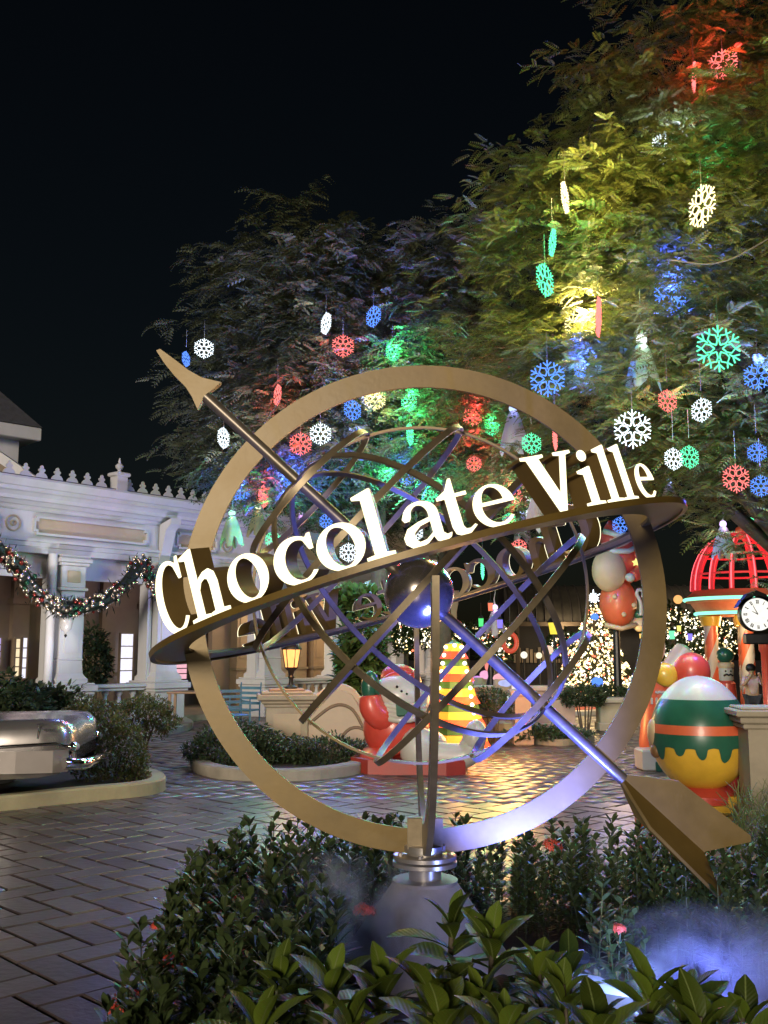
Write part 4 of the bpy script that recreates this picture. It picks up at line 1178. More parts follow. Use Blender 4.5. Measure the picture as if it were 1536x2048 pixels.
for x in (1222, 1240):
    mb = MB(); mb.ell(f(x, 1084, -.28), .022, n=8, m=6); mb.build('eye', m_black, t)
mb = MB(); mb.tube([f(1205, 1250, -.2), f(1236, 1258, -.3), f(1268, 1250, -.2)], .05, 8); mb.build('sack_trim', m_tan, t, smooth='all')
star = []
for k in range(10):
    r = .085 if k % 2 == 0 else .045; star.append((r * math.sin(k * math.pi / 5), r * math.cos(k * math.pi / 5)))
q = f(1263, 1128, -.36)
mb = MB(); mb.prism([star], -.02, .02, lambda x, y, d: (q.x + x, q.y + d, q.z + y)); mb.build('glowing_star', EM('star_glow', (1.0, .85, .25), 1.0), t)
mb = MB(); mb.ell(f(1278, 1248, -.1), (.16, .14, .16), n=16, m=10); bh = mb.build('bear_head', m_tan, t, smooth='all')
mb = MB(); mb.ell(f(1276, 1230, -.1), (.12, .12, .11), n=14, m=8); mb.build('bear_hat', m_green, bh, smooth='all')
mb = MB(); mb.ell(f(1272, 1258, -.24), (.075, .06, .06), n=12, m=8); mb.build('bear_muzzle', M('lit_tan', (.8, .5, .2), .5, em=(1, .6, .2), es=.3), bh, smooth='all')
point_light('figure_fill', b + Vector((-.5, -2.2, 2.0)), (1, .72, .42), 40, .2)  # fill added in mid-air to brighten the figure, no lamp here

# ------------------------------------------------------------------ domed kiosk with neon, clock, person, nutcracker
KD = 22.0
b, f = frame_at(1492, KD)
t = thing('domed_kiosk', 'round kiosk with red neon ribbed dome and green neon rings', 'kiosk', b)
n_red = EM('red_neon', (1.0, .12, .14), 2.2); n_grn = EM('green_neon', (.25, .95, .62), 1.5)
m_rib = M('red_dome_rib', (.55, .05, .05), .5, em=(.9, .03, .05), es=.35)
zd0, Rd = f(1492, 1182).z, 1.05; hd_ = f(1492, 1068).z - zd0
for k in range(14):
    a = 2 * math.pi * k / 14 + .12
    pts_ = [Vector((Rd * math.cos(q) ** .85 * math.cos(a), Rd * math.cos(q) ** .85 * math.sin(a), zd0 + hd_ * math.sin(q))) for q in np.linspace(0, R(86), 10)]
    r_ = MB().tube(pts_, .055, 6).build('dome_rib', m_rib, t)
    MB().tube([p * 1.0 + Vector((math.cos(a), math.sin(a), .3)) * .05 for p in pts_], .016, 5).build('neon_tube', n_red, r_)
for q in (.18, .42, .68):
    mb = MB(); rr = Rd * math.cos(q * math.pi / 2) ** .85; mb.tube([(rr * math.cos(a), rr * math.sin(a), zd0 + hd_ * math.sin(q * math.pi / 2)) for a in np.linspace(0, 2 * math.pi, 33)], .025, 5, cap=False); mb.build('dome_hoop', m_rib, t)
mb = MB(); mb.ell((0, 0, zd0 + hd_ + .05), .12, n=12, m=8); mb.build('dome_knob', m_orange, t)
z1 = f(1492, 1205).z; z2 = f(1492, 1232).z
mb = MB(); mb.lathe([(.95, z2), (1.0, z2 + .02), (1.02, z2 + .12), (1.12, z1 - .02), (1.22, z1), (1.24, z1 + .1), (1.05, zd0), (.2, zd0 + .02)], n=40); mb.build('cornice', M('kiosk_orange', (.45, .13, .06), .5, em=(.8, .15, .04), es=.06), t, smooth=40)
for rr, z in ((1.25, z1 + .06), (1.03, z2 + .05)):
    mb = MB(); mb.tube([(rr * math.cos(a), rr * math.sin(a), z) for a in np.linspace(0, 2 * math.pi, 49)], .035, 6, cap=False); mb.build('neon_ring', n_grn, t)
for k in range(6):
    a = k * R(60) + R(12); c0 = Vector((.82 * math.cos(a), .82 * math.sin(a), 0)); mb = MB(); vs = []; n, m = 8, 16
    for i in range(m + 1):
        for j in range(n * 1):
            an_ = 2 * math.pi * j / n + i * .42; vs.append(c0 + Vector((.15 * math.cos(an_), .15 * math.sin(an_), z2 * i / m)))
    mb.v = [tuple(v) for v in vs]
    for i in range(m):
        for j in range(n): mb.f.append((i * n + j, i * n + (j + 1) % n, (i + 1) * n + (j + 1) % n, (i + 1) * n + j)); mb.mi.append(0 if (j // 2) % 2 else 1)
    mb.build('striped_column', [m_orange, m_figwhite], t, smooth=60)
    mb = MB(); mb.lathe([(.2, z2 - .22), (.24, z2 - .02), (.2, z2 - .001)], c0, n=12); mb.build('column_capital', m_yellow, t, smooth=40)
mb = MB(); mb.lathe([(1.3, 0), (1.3, .12), (1.2, .14), (.1, .14)], n=32); mb.build('floor_step', m_stone, t)
point_light('kiosk_fill', b + Vector((-.6, -1.6, 1.9)), (1, .62, .28), 45, .2)  # fills added in and before the kiosk, neither has a fixture
point_light('kiosk_fill', b + Vector((0, 0, 2.0)), (1, .7, .3), 40, .2)
point_light('dome_lamp', b + Vector((0, 0, zd0 + .5)), (1, .1, .1), 25, .2)

b, f = frame_at(1516, 15.0)
t = thing('street_clock', 'white lit round clock with roman numerals on a dark post', 'clock', b)
cz = f(1516, 1229).z; cr_ = .24
mb = MB(); mb.cyl((.42, .12, -.02), (.42, .12, cz + .1), .06, .045, 12); mb.build('post', m_black, t, smooth=40)
mb = MB(); mb.cyl((.0, .10, cz), (.42, .12, cz), .03, .03, 8); mb.build('arm', m_black, t, smooth=40)
mb = MB(); mb.lathe([(cr_ + .008, -.08), (cr_ + .018, -.06), (cr_ + .018, .06), (cr_ + .008, .08), (.02, .08)], (0, .02, cz), n=36, rot=Matrix.Rotation(R(90), 3, 'X')); mb.build('case', m_black, t, smooth=40)
fc = MB(); fc.lathe([(cr_, 0), (cr_, .006), (.002, .006)], (0, -.062, cz), n=40, rot=Matrix.Rotation(R(90), 3, 'X')); face_ = fc.build('dial', EM('clock_face', (1.0, .96, .86), .95), t)
num = ['XII', 'I', 'II', 'III', 'IIII', 'V', 'VI', 'VII', 'VIII', 'IX', 'X', 'XI']
for k, s_ in enumerate(num):
    a = R(30 * k); mb = MB(); rr = cr_ * .78; wdt = {'I': .012, 'V': .024, 'X': .024}
    tot = sum(wdt[c] for c in s_); x0 = -tot / 2
    rad = Vector((math.sin(a), 0, math.cos(a))); tn = Vector((math.cos(a), 0, -math.sin(a)))
    def q_(x, y): return Vector((0, -.0705, cz)) + rad * (rr + y) + tn * x
    for c in s_:
        w_ = wdt[c]; xm = x0 + w_ / 2; h_2 = .028
        if c == 'I': mb.tube([q_(xm, -h_2), q_(xm, h_2)], .0046, 4)
        elif c == 'V': mb.tube([q_(xm - .007, h_2), q_(xm, -h_2)], .0052, 4); mb.tube([q_(xm + .007, h_2), q_(xm, -h_2)], .0036, 4)
        else: mb.tube([q_(xm - .007, h_2), q_(xm + .007, -h_2)], .0052, 4); mb.tube([q_(xm + .007, h_2), q_(xm - .007, -h_2)], .0036, 4)
        x0 += w_
    mb.build('numeral', m_black, face_)
for a, ln_ in ((R(-62), .10), (R(-28), .15)):
    mb = MB(); mb.tube([Vector((0, -.074, cz)), Vector((math.sin(a) * ln_, -.074, cz + math.cos(a) * ln_))], [.009, .004], 5); mb.build('hand', m_black, face_)
mb = MB(); mb.prism([[(-.30, cz + .10), (-.14, cz + .30), (0, cz + .36), (.14, cz + .30), (.30, cz + .10), (.22, cz + .22), (0, cz + .29), (-.22, cz + .22)]], -.06, .1, lambda x, y, d: (x, d, y)); mb.build('hood', m_black, t)
mb = MB(); mb.box((0, .06, cz - .36), (.34, .14, .16), bev=.02); mb.build('bracket_box', m_black, t)
point_light('clock_lamp', b + Vector((0, -.35, cz)), (1, .95, .82), 6, .15)

b, f = frame_at(1500, 18.6)
t = thing('person', 'person in a pale pink shirt and dark trousers with both arms raised to the face', 'person', b)
ph_ = f(1499, 1330).z; kx = ph_ / 1.6
def skinned(name, joints, edges, m, par, sub=2):
    me = bpy.data.meshes.new(name); me.from_pydata([Vector(j[0]) * kx for j in joints], edges, [])
    o = link(name, me, par)
    md = o.modifiers.new('skin', 'SKIN')
    for i, j in enumerate(joints): me.skin_vertices[0].data[i].radius = (j[1] * kx, j[1] * kx)
    me.skin_vertices[0].data[0].use_root = True
    s_ = o.modifiers.new('sub', 'SUBSURF'); s_.levels = sub; s_.render_levels = sub
    me.materials.append(m); return o
m_skin = M('skin', (.45, .27, .18), .5); m_shirt = M('pink_shirt', (.55, .40, .42), .7); m_trou = M('dark_trousers', (.03, .03, .04), .8); m_hair = M('black_hair', (.012, .01, .01), .5)
jb = [((0, 0, .86), .13), ((0, 0, 1.05), .12), ((0, 0, 1.26), .14), ((0, 0, 1.36), .07), ((0, 0, 1.42), .055), ((0, -.02, 1.50), .10),
      ((-.17, 0, 1.28), .06), ((-.24, -.12, 1.12), .045), ((-.10, -.26, 1.36), .035), ((-.07, -.28, 1.43), .035),
      ((.17, 0, 1.28), .06), ((.24, -.12, 1.12), .045), ((.10, -.26, 1.36), .035), ((.07, -.28, 1.43), .035),
      ((-.09, 0, .80), .10), ((-.10, -.01, .45), .07), ((-.10, .01, .07), .05), ((-.10, -.12, .03), .04),
      ((.09, 0, .80), .10), ((.10, -.01, .45), .07), ((.10, .01, .07), .05), ((.10, -.12, .03), .04)]
eb = [(0, 1), (1, 2), (2, 3), (3, 4), (4, 5), (2, 6), (6, 7), (7, 8), (8, 9), (2, 10), (10, 11), (11, 12), (12, 13), (0, 14), (14, 15), (15, 16), (16, 17), (0, 18), (18, 19), (19, 20), (20, 21)]
body_ = skinned('body', jb, eb, m_skin, t)
sh_ = [(jb[i][0], jb[i][1] * 1.16) for i in (0, 1, 2)] + [(jb[i][0], jb[i][1] * 1.22) for i in (6, 7, 10, 11)]
skinned('shirt', sh_, [(0, 1), (1, 2), (2, 3), (3, 4), (2, 5), (5, 6)], m_shirt, t)
tr_ = [((0, 0, .84), .145)] + [(jb[i][0], jb[i][1] * 1.16) for i in (14, 15, 16, 18, 19, 20)]
skinned('trousers', tr_, [(0, 1), (1, 2), (2, 3), (0, 4), (4, 5), (5, 6)], m_trou, t)
MB().ell(Vector((0, .02, 1.53)) * kx, (.115 * kx, .12 * kx, .11 * kx), n=14, m=10).build('hair', m_hair, t, smooth='all')

b, f = frame_at(1450, 20.0)
t = thing('nutcracker_figure', 'nutcracker figure with a dark green hat and white moustached face', 'figure', b)
mb = MB(); mb.lathe([(.16, 0), (.17, .1), (.15, .5), (.19, .55), (.17, .85), (.12, .9)], n=16); mb.build('red_coat', m_red, t, smooth=40)
mb = MB(); mb.lathe([(.10, .88), (.14, .93), (.14, 1.14), (.1, 1.18)], n=16); hd2 = mb.build('face', m_figwhite, t, smooth=40)
mb = MB(); mb.tube([(-.09, -.12, 1.0), (-.04, -.15, 1.03), (0, -.15, 1.01), (.04, -.15, 1.03), (.09, -.12, 1.0)], .018, 6); mb.build('moustache', m_black, hd2)
for x in (-.05, .05): MB().ell((x, -.13, 1.09), .018, n=8, m=6).build('eye', m_black, hd2)
mb = MB(); mb.lathe([(.15, 1.15), (.16, 1.19), (.15, 1.24), (.13, 1.26)], n=16); mb.build('hat_band', m_tan, t, smooth=40)
mb = MB(); mb.ell((0, 0, 1.40), (.17, .16, .16), n=16, m=10); mb.build('hat', m_green, t, smooth='all')

b, f = frame_at(1530, 17.0)
t = thing('red_post', 'plain red painted post at the picture edge below the clock', 'post', b)
mb = MB(); mb.lathe([(.1, 0), (.1, .1), (.07, .14), (.07, 1.45), (.1, 1.5), (.1, 1.6)], n=14); mb.build('shaft', m_red, t, smooth=40)
mb = MB(); mb.lathe([(.14, 1.6), (.15, 1.66), (.05, 1.72)], n=14); mb.build('cap', m_yellow, t, smooth=40)

# ------------------------------------------------------------------ light covered Christmas tree and bushes
ICV = np.array([(1, 0, 0), (-1, 0, 0), (0, 1, 0), (0, -1, 0), (0, 0, 1), (0, 0, -1)], float); ICF = np.array([(0, 2, 4), (2, 1, 4), (1, 3, 4), (3, 0, 4), (2, 0, 5), (1, 2, 5), (3, 1, 5), (0, 3, 5)])
bulb_mats = [EM('fairy_warm', (1.0, .72, .30), 3.2), EM('fairy_white', (1.0, .92, .72), 4.0), EM('fairy_red', (1.0, .16, .08), 2.6)]
l_fir = LEAF('fir_leaf', (.035, .06, .02))
def bulbs(name, pos, size, par, seed, probs=(.6, .3, .1)):
    g = np.random.default_rng(seed); n = len(pos)
    V, F = scatter(ICV, ICF, pos, np.repeat(np.eye(3)[None], n, 0), g.uniform(.7, 1.3, n) * size)
    mi = np.repeat(g.choice(3, n, p=probs), len(ICF))
    o = mesh_np(name, V, F, bulb_mats, par, mi); o['kind'] = 'stuff'; return o
b, f = frame_at(1190, 26.0)
t = thing('christmas_tree', 'tall cone shaped Christmas tree covered in golden fairy lights with white star', 'tree', b)
g = np.random.default_rng(5); n = 1500
z0, z1 = .35, f(1190, 1205).z
q = 1 - np.sqrt(g.random(n)); zz = z0 + (z1 - z0) * q; tier = .82 + .18 * ((q * 7) % 1 < .5)
rr = (1.12 * (1 - q) + .06) * tier; an = g.uniform(0, 2 * np.pi, n)
bulbs('fairy_lights', np.stack([rr * np.cos(an), rr * np.sin(an), zz], 1), .028, t, 6)
n = 5000; q = 1 - np.sqrt(g.random(n)); zz = z0 + (z1 - z0) * q; rr = (1.05 * (1 - q) + .05) * g.uniform(.3, 1, n) ** .5; an = g.uniform(0, 2 * np.pi, n)
lv = np.array([(0, 0, 0), (.5, .12, 0), (1, 0, -.1), (.5, -.12, 0)]); lf = np.array([(0, 1, 2, 3)])
V, F = scatter(lv, lf, np.stack([rr * np.cos(an), rr * np.sin(an), zz], 1), rand_rot(n, g, (-.7, .3), an), g.uniform(.1, .2, n)); mesh_np('crown', V, F, l_fir, t)
MB().cyl((0, 0, -.02), (0, 0, z1), .09, .02, 10).build('trunk', m_bark, t)
mb = MB(); zc = z1 + .12
for k in range(12):
    a = k * R(30); ln_ = .22 if k % 2 == 0 else .14; mb.tube([Vector((0, 0, zc)), Vector((math.sin(a) * ln_, 0, zc + math.cos(a) * ln_))], [.03, .008], 5)
mb.build('star', EM('white_star', (.85, .95, 1.0), 3.0), t)
for x, z, c, s_ in ((1172, 1236, 'blue', .10), (1206, 1240, 'red', .14), (1177, 1362, 'blue', .16)):
    MB().ell(f(x, z, -1.1), (s_, s_ * .6, s_ * .8), n=10, m=6, lump=.3, seed=x).build('glow_ornament', EM('orn_' + c, W_EM[c][0], 1.2), t)
point_light('tree_lamp', b + Vector((-.6, -1.8, 1.2)), (1, .66, .26), 60, .3)

def lit_bush(px, py, D, r, nb_, label, seed, nl=1500):
    c = P(px, py, D); t = thing('fairy_light_tree', label, 'tree', (c.x, c.y, 0), group=None)
    g = np.random.default_rng(seed); d = g.normal(size=(nb_, 3)); d /= np.linalg.norm(d, axis=1)[:, None]
    pos = np.array((0, 0, c.z)) + d * np.array(r) * g.uniform(.65, 1.05, nb_)[:, None]
    pos = pos[pos[:, 2] > .1]
    bulbs('fairy_lights', pos, .026, t, seed, (.35, .6, .05))
    leafball('crown', (0, 0, c.z), r, nl, .14, l_fir, seed + 1, t, cut=-1)
    MB().cyl((0, 0, -.02), (0, 0, c.z), .08, .04, 8).build('trunk', m_bark, t)
lit_bush(1345, 1245, 27, (.55, .5, .42), 260, 'round tree wrapped in white fairy lights beside the bronze ring', 31)
lit_bush(1395, 1285, 26, (.5, .5, .65), 330, 'fairy light tree between the ring and the striped columns', 32)
lit_bush(1440, 1278, 25, (.45, .4, .5), 260, 'fairy light tree close in front of the striped kiosk columns', 33)
lit_bush(1345, 1315, 24, (.5, .4, .3), 230, 'low bush of fairy lights behind the tilted white head', 34)
lit_bush(990, 1285, 26, (.42, .4, .55), 240, 'fairy light bush behind the arrow shaft next to the red wreath', 35)
lit_bush(1125, 1290, 28, (.4, .4, .35), 200, 'small fairy light bush left of the golden Christmas tree', 36)
lit_bush(880, 1268, 24, (.55, .4, .35), 240, 'yellow lit bush right under the mirror ball', 37)
lit_bush(812, 1270, 22, (.3, .3, .42), 150, 'lit bush between the pale column and the purple lit column', 38)
lit_bush(935, 1268, 27, (.45, .4, .3), 160, 'fairy light bush behind the tip of the striped cone tree', 39)

# hanging box lanterns
def boxlantern(px, py, D, col, s, label, m_name):
    c = P(px, py, D); t = thing('hanging_lantern', label, 'lantern', c, group='coloured hanging lanterns')
    mb = MB(); mb.lathe([(s * .42, -s * .6), (s * .5, s * .6)], n=4, a0=R(45)); mb.build('glowing_panes', EM(m_name, col, 1.1), t)
    mb = MB(); mb.lathe([(s * .6, s * .6), (s * .3, s * .95), (s * .08, s * 1.1)], n=4, a0=R(45)); mb.build('cap', m_black, t)
    mb = MB(); mb.lathe([(s * .46, -s * .7), (s * .46, -s * .6)], n=4, a0=R(45)); mb.build('base', m_black, t)
    mb = MB(); mb.cyl((0, 0, s), (0, 0, s * 3), .006, .006, 4); mb.build('cord', m_black, t)
boxlantern(981, 1214, 20, (1, .22, .12), .13, 'orange red box lantern hanging highest behind the crossing hoops', 'bl_red')
boxlantern(962, 1245, 20, (.1, .85, .22), .13, 'green box lantern below the orange red one', 'bl_green')
boxlantern(1000, 1248, 20, (.25, .2, 1), .14, 'violet blue box lantern beside the green one', 'bl_blue')
boxlantern(1276, 1250, 21, (.3, .2, 1), .09, 'tiny violet lantern by the ring edge under the tall red figure', 'bl_blue')
boxlantern(1282, 1272, 21, (1, .6, .15), .08, 'tiny amber lantern at the inner ring edge', 'bl_amber')
boxlantern(1344, 1270, 22, (.2, .9, .45), .15, 'mint green lantern right of the bronze ring', 'bl_mint')
boxlantern(1380, 1274, 22, (.3, .2, 1), .12, 'violet lantern between ring and striped columns', 'bl_blue')
boxlantern(1358, 1257, 23, (1, .8, .2), .11, 'yellow lantern just above the mint green one', 'bl_yel')
boxlantern(1428, 1248, 23, (.5, .3, 1), .12, 'pale violet lantern beneath the kiosk cornice', 'bl_pur')
def poletop(px, py, D, r, col, label, nm):
    c = P(px, py, D); t = thing('globe_lamp', label, 'lamp', (c.x, c.y, 0))
    MB().ell((0, 0, c.z), r, n=18, m=12).build('globe', EM(nm, col, 1.0), t, smooth='all')
    MB().cyl((0, 0, -.02), (0, 0, c.z - r * .9), .03, .025, 8).build('pole', m_black, t)
poletop(1356, 1199, 26, .115, (1, .48, .16), 'orange globe lamp on a thin pole right of the bronze ring', 'gl_or')
poletop(1096, 1302, 22, .12, (1, .62, .42), 'peach globe lamp behind the crossing hoops', 'gl_pe')
poletop(1078, 1311, 24, .075, (1, .85, .6), 'small cream globe lamp next to the peach globe', 'gl_cr')
poletop(1048, 1310, 26, .09, (1, .95, .75), 'white globe lamp seen inside the lower hoop', 'gl_wh')
yl = P(1108, 1255, 21)
t = thing('yellow_post_lantern', 'yellow glass lantern on a slim black post behind the hoops', 'lantern', (yl.x, yl.y, 0))
mb = MB(); mb.cyl((0, 0, -.02), (0, 0, yl.z - .14), .035, .03, 8); mb.build('post', m_black, t)
mb = MB(); mb.lathe([(.08, yl.z - .14), (.12, yl.z + .1)], n=6); mb.build('panes', EM('yl_glow', (1, .75, .08), 1.0), t)
mb = MB(); mb.lathe([(.15, yl.z + .1), (.1, yl.z + .18), (.03, yl.z + .24), (.01, yl.z + .32)], n=6); mb.build('hood', m_black, t)
wr = P(1020, 1285, 23)
t = thing('red_wreath', 'red ring wreath hanging among fairy lights behind the arrow shaft', 'wreath', wr)
mb = MB(); mb.tube([(.15 * math.cos(a), 0, .2 * math.sin(a)) for a in np.linspace(0, 2 * math.pi, 25)], .055, 8, cap=False); mb.build('ring', M('wreath_red', (.5, .08, .05), .5, em=(1, .1, .04), es=.25), t, smooth='all')
mb = MB(); mb.cyl((0, 0, .24), (0, 0, .9), .008, .008, 5); mb.build('cord', m_black, t)

# lit unicorn-coloured sculptures, beds and walls in the middle distance
def glowblob(px, py, D, parts, label, name='candy_sculpture'):
    c = P(px, py, D); t = thing(name, label, 'sculpture', (c.x, c.y, 0)); 
    for i, (x, y, rx, rz, col) in enumerate(parts):
        q = P(x, y, D) - Vector((c.x, c.y, 0)); MB().ell(Vector((q.x, -.1 * (i % 2), q.z)), (rx * D / 2000, rx * D / 2600, rz * D / 2000), n=16, m=10, lump=.06, seed=i).build('glowing_lobe', EM('lobe_%02d%02d%02d' % tuple(int(9 * v) for v in col), col, .85), t, smooth='all')
    mb = MB(); mb.lathe([(.25, 0), (.25, .3), (.2, .35), (.15, max(.4, c.z))], n=12); mb.build('base', m_stone, t)
glowblob(962, 1355, 18, [(955, 1362, 14, 10, (.8, .35, .9)), (968, 1350, 10, 9, (1, .45, .7)), (972, 1364, 8, 7, (.7, .9, .5)), (975, 1330, 7, 12, (1, .3, .25))], 'pink and violet glowing candy sculpture right of the cone tree')
glowblob(1005, 1358, 17, [(1000, 1356, 14, 9, (1, .5, .55)), (1008, 1366, 14, 8, (.5, .55, .95)), (1024, 1378, 12, 10, (1, .85, .8)), (1016, 1392, 10, 12, (.75, .85, .9))], 'pink and blue glowing candy sculpture behind the low wall')
q = P(982, 1350, 17.5)
t = thing('black_spire_post', 'black turned iron post between the two glowing candy sculptures', 'post', (q.x, q.y, 0))
mb = MB(); mb.lathe([(.12, 0), (.12, .6), (.07, .75), (.09, .9), (.05, 1.05), (.06, 1.15), (.02, 1.35), (.01, 1.55)], n=12); mb.build('shaft', m_black, t, smooth=40)
m_pinkstone = M('pinkish_stone', (.42, .28, .22), .65, 0, .15, 2.5, bump=.1)
def lowwall(px0, px1, py0, D, label, m=m_pinkstone):
    a, c = P(px0, 1400, D), P(px1, 1400, D); z = P(px0, py0, D).z
    t = thing('planter_wall', label, 'wall', ((a.x + c.x) / 2, D, 0)); w = c.x - a.x
    mb = MB(); mb.box((0, .2, (z - .12) / 2 + .03), (w, .4, z - .12 + .06)); mb.build('body', m, t)
    mb = MB(); mb.box((0, .2, z - .05), (w + .14, .52, .10), bev=.02); mb.build('coping', m, t)
    mb = MB(); mb.box((0, .19, .08), (w + .06, .44, .14), bev=.01); mb.build('base_course', m, t)
lowwall(938, 1016, 1372, 17.0, 'beige planter wall with coping right of the striped cone tree')
lowwall(1030, 1062, 1380, 16.2, 'short pale wall block behind the arrow shaft')
lowwall(1068, 1150, 1372, 19.0, 'pinkish planter wall behind the lower hoop crossing')
lowwall(1200, 1262, 1396, 19.0, 'stone planter wall under the golden Christmas tree', m_stone)
shrub('planter_shrub', 985, 1410, 16.3, (.30, .25, .28), 1200, .07, l_shrubd, 'small spiky shrub in front of the planter wall', 41)
shrub('planter_hedge', 1168, 1396, 18.3, (.42, .3, .22), 2600, .07, l_shrubd, 'dark trimmed hedge below the golden Christmas tree', 42)
shrub('planter_hedge', 1225, 1388, 20.0, (.5, .3, .16), 1800, .07, l_shrubd, 'thin dark hedge right of the trimmed one, behind the ring', 43)
shrub('low_grass_bed', 1090, 1472, 16.6, (.75, .5, .14), 3600, .08, l_shrubd, 'low grassy bed behind the arrow shaft', 44, cat='plant', cut=-.2)
q = G(1140, 1428)
t = thing('round_platform', 'round red platform with white rim lines behind the ring', 'platform', (q.x, q.y + .3, 0))
mb = MB(); mb.lathe([(.95, 0), (.95, .10), (.9, .12), (.1, .12)], n=40); mb.build('disc', m_figwhite, t)
for r0, r1 in ((.55, .72), (.1, .45)):
    mb = MB(); annulus(mb, Vector((0, 0, .124)), X, Y, r0, r1, .012, n=40); mb.build('red_ring', m_red, t)

# far barrel-roofed hall
FD = 40.0
a0, a1 = P(1010, 1300, FD), P(1440, 1300, FD)
t = thing('barrel_roof_hall', 'dark market hall with ribbed curved metal roof in the distance', 'building', ((a0.x + a1.x) / 2, FD, 0))
w = a1.x - a0.x; zt_, zb_ = P(1200, 1172, FD).z, P(1200, 1246, FD).z
m_tin = M('aged_tin', (.10, .085, .065), .5, .3, .25, 3, bump=.1)
vs = []
arcp = [(-math.sin(q) * -1 * 0 - 1.6 * math.cos(q), zb_ + (zt_ - zb_) * math.sin(q)) for q in np.linspace(0, R(90), 9)]
mb = MB()
for x in (-w / 2, w / 2): vs += [(x, y, z) for y, z in arcp]
mb.add(vs, [(k, k + 1, 9 + k + 1, 9 + k) for k in range(8)]); mb.build('curved_roof', m_tin, t, smooth=60)
for x in np.arange(-w / 2, w / 2 + .01, .34):
    mb = MB(); mb.tube([(x, y - .02, z + .02) for y, z in arcp], .035, 4); mb.build('roof_rib', m_dark, t)
mb = MB(); mb.box((0, 1.2, zt_ * .5), (w, 2.2, zt_ - .1)); mb.build('wall', m_dark, t)
mb = MB(); mb.box((0, -1.62, zb_ - .08), (w, .1, .16)); mb.build('eaves_beam', m_groove, t)
for x in np.arange(-w / 2 + .3, w / 2, 1.7):
    mb = MB(); mb.box((x, -1.5, zb_ / 2), (.14, .14, zb_)); mb.build('post', m_groove, t)
for k in range(26):
    x = -w / 2 + .4 + k * .16; h_ = .5 + .12 * math.sin(k * 2.3)
    mb = MB(); mb.box((x, .02, 1.0 + h_ / 2), (.11, .08, h_), bev=.01); mb.build('shelf_item', m_tan if k % 3 else m_cream, t)
point_light('hall_fill', Vector((a0.x + 2.0, FD - 2.2, 2.2)), (1, .8, .5), 60, .3)  # fill points added to lift the hall front, no fixtures
point_light('hall_fill', Vector((a1.x - 3.0, FD - 2.6, 2.6)), (1, .8, .5), 60, .3)
q = P(905, 1230, 25)
t = thing('beige_column', 'single beige column with flared capital right of the mirror ball', 'column', (q.x, q.y, 0))
mb = MB(); mb.lathe([(.2, 0), (.2, .2), (.15, .25), (.14, P(905, 1200, 25).z - .3), (.22, P(905, 1196, 25).z), (.22, P(905, 1190, 25).z + .1)], n=4, a0=R(45)); mb.build('shaft', m_cream, t)

# ------------------------------------------------------------------ trees
l_near = LEAF('acacia_leaf', (.12, .145, .036), .22)
l_far = LEAF('acacia_leaf_far', (.095, .115, .065), .22)
def frond(npair, leaf, droop, wd=.16):
    V = []; F = []
    for i in range(npair):
        x = .12 + .88 * i / (npair - 1); z = -droop * x * x
        ln = leaf * (.55 + .45 * math.sin(math.pi * (.15 + .8 * x)))
        for s in (-1, 1):
            dx, dy, dz = .45 * ln, s * .87 * ln, -.22 * ln
            wx = wd * ln
            o = len(V)
            V += [(x, 0, z), (x + dx * .5 - wx, dy * .5, z + dz * .3), (x + dx, dy, z + dz), (x + dx * .5 + wx, dy * .5, z + dz * .3)]
            F.append((o, o + 1, o + 2, o + 3))
    o = len(V); V += [(0, -.008, 0), (.5, -.008, -droop * .25), (1, 0, -droop), (.5, .008, -droop * .25)]; F.append((o, o + 1, o + 2, o + 3))
    return np.array(V), np.array(F)
FT = [frond(8, .30, .25, .2), frond(7, .30, .5, .22), frond(8, .27, .1, .2)]
FTL = [frond(6, .34, .35, .26), frond(5, .36, .55, .28)]
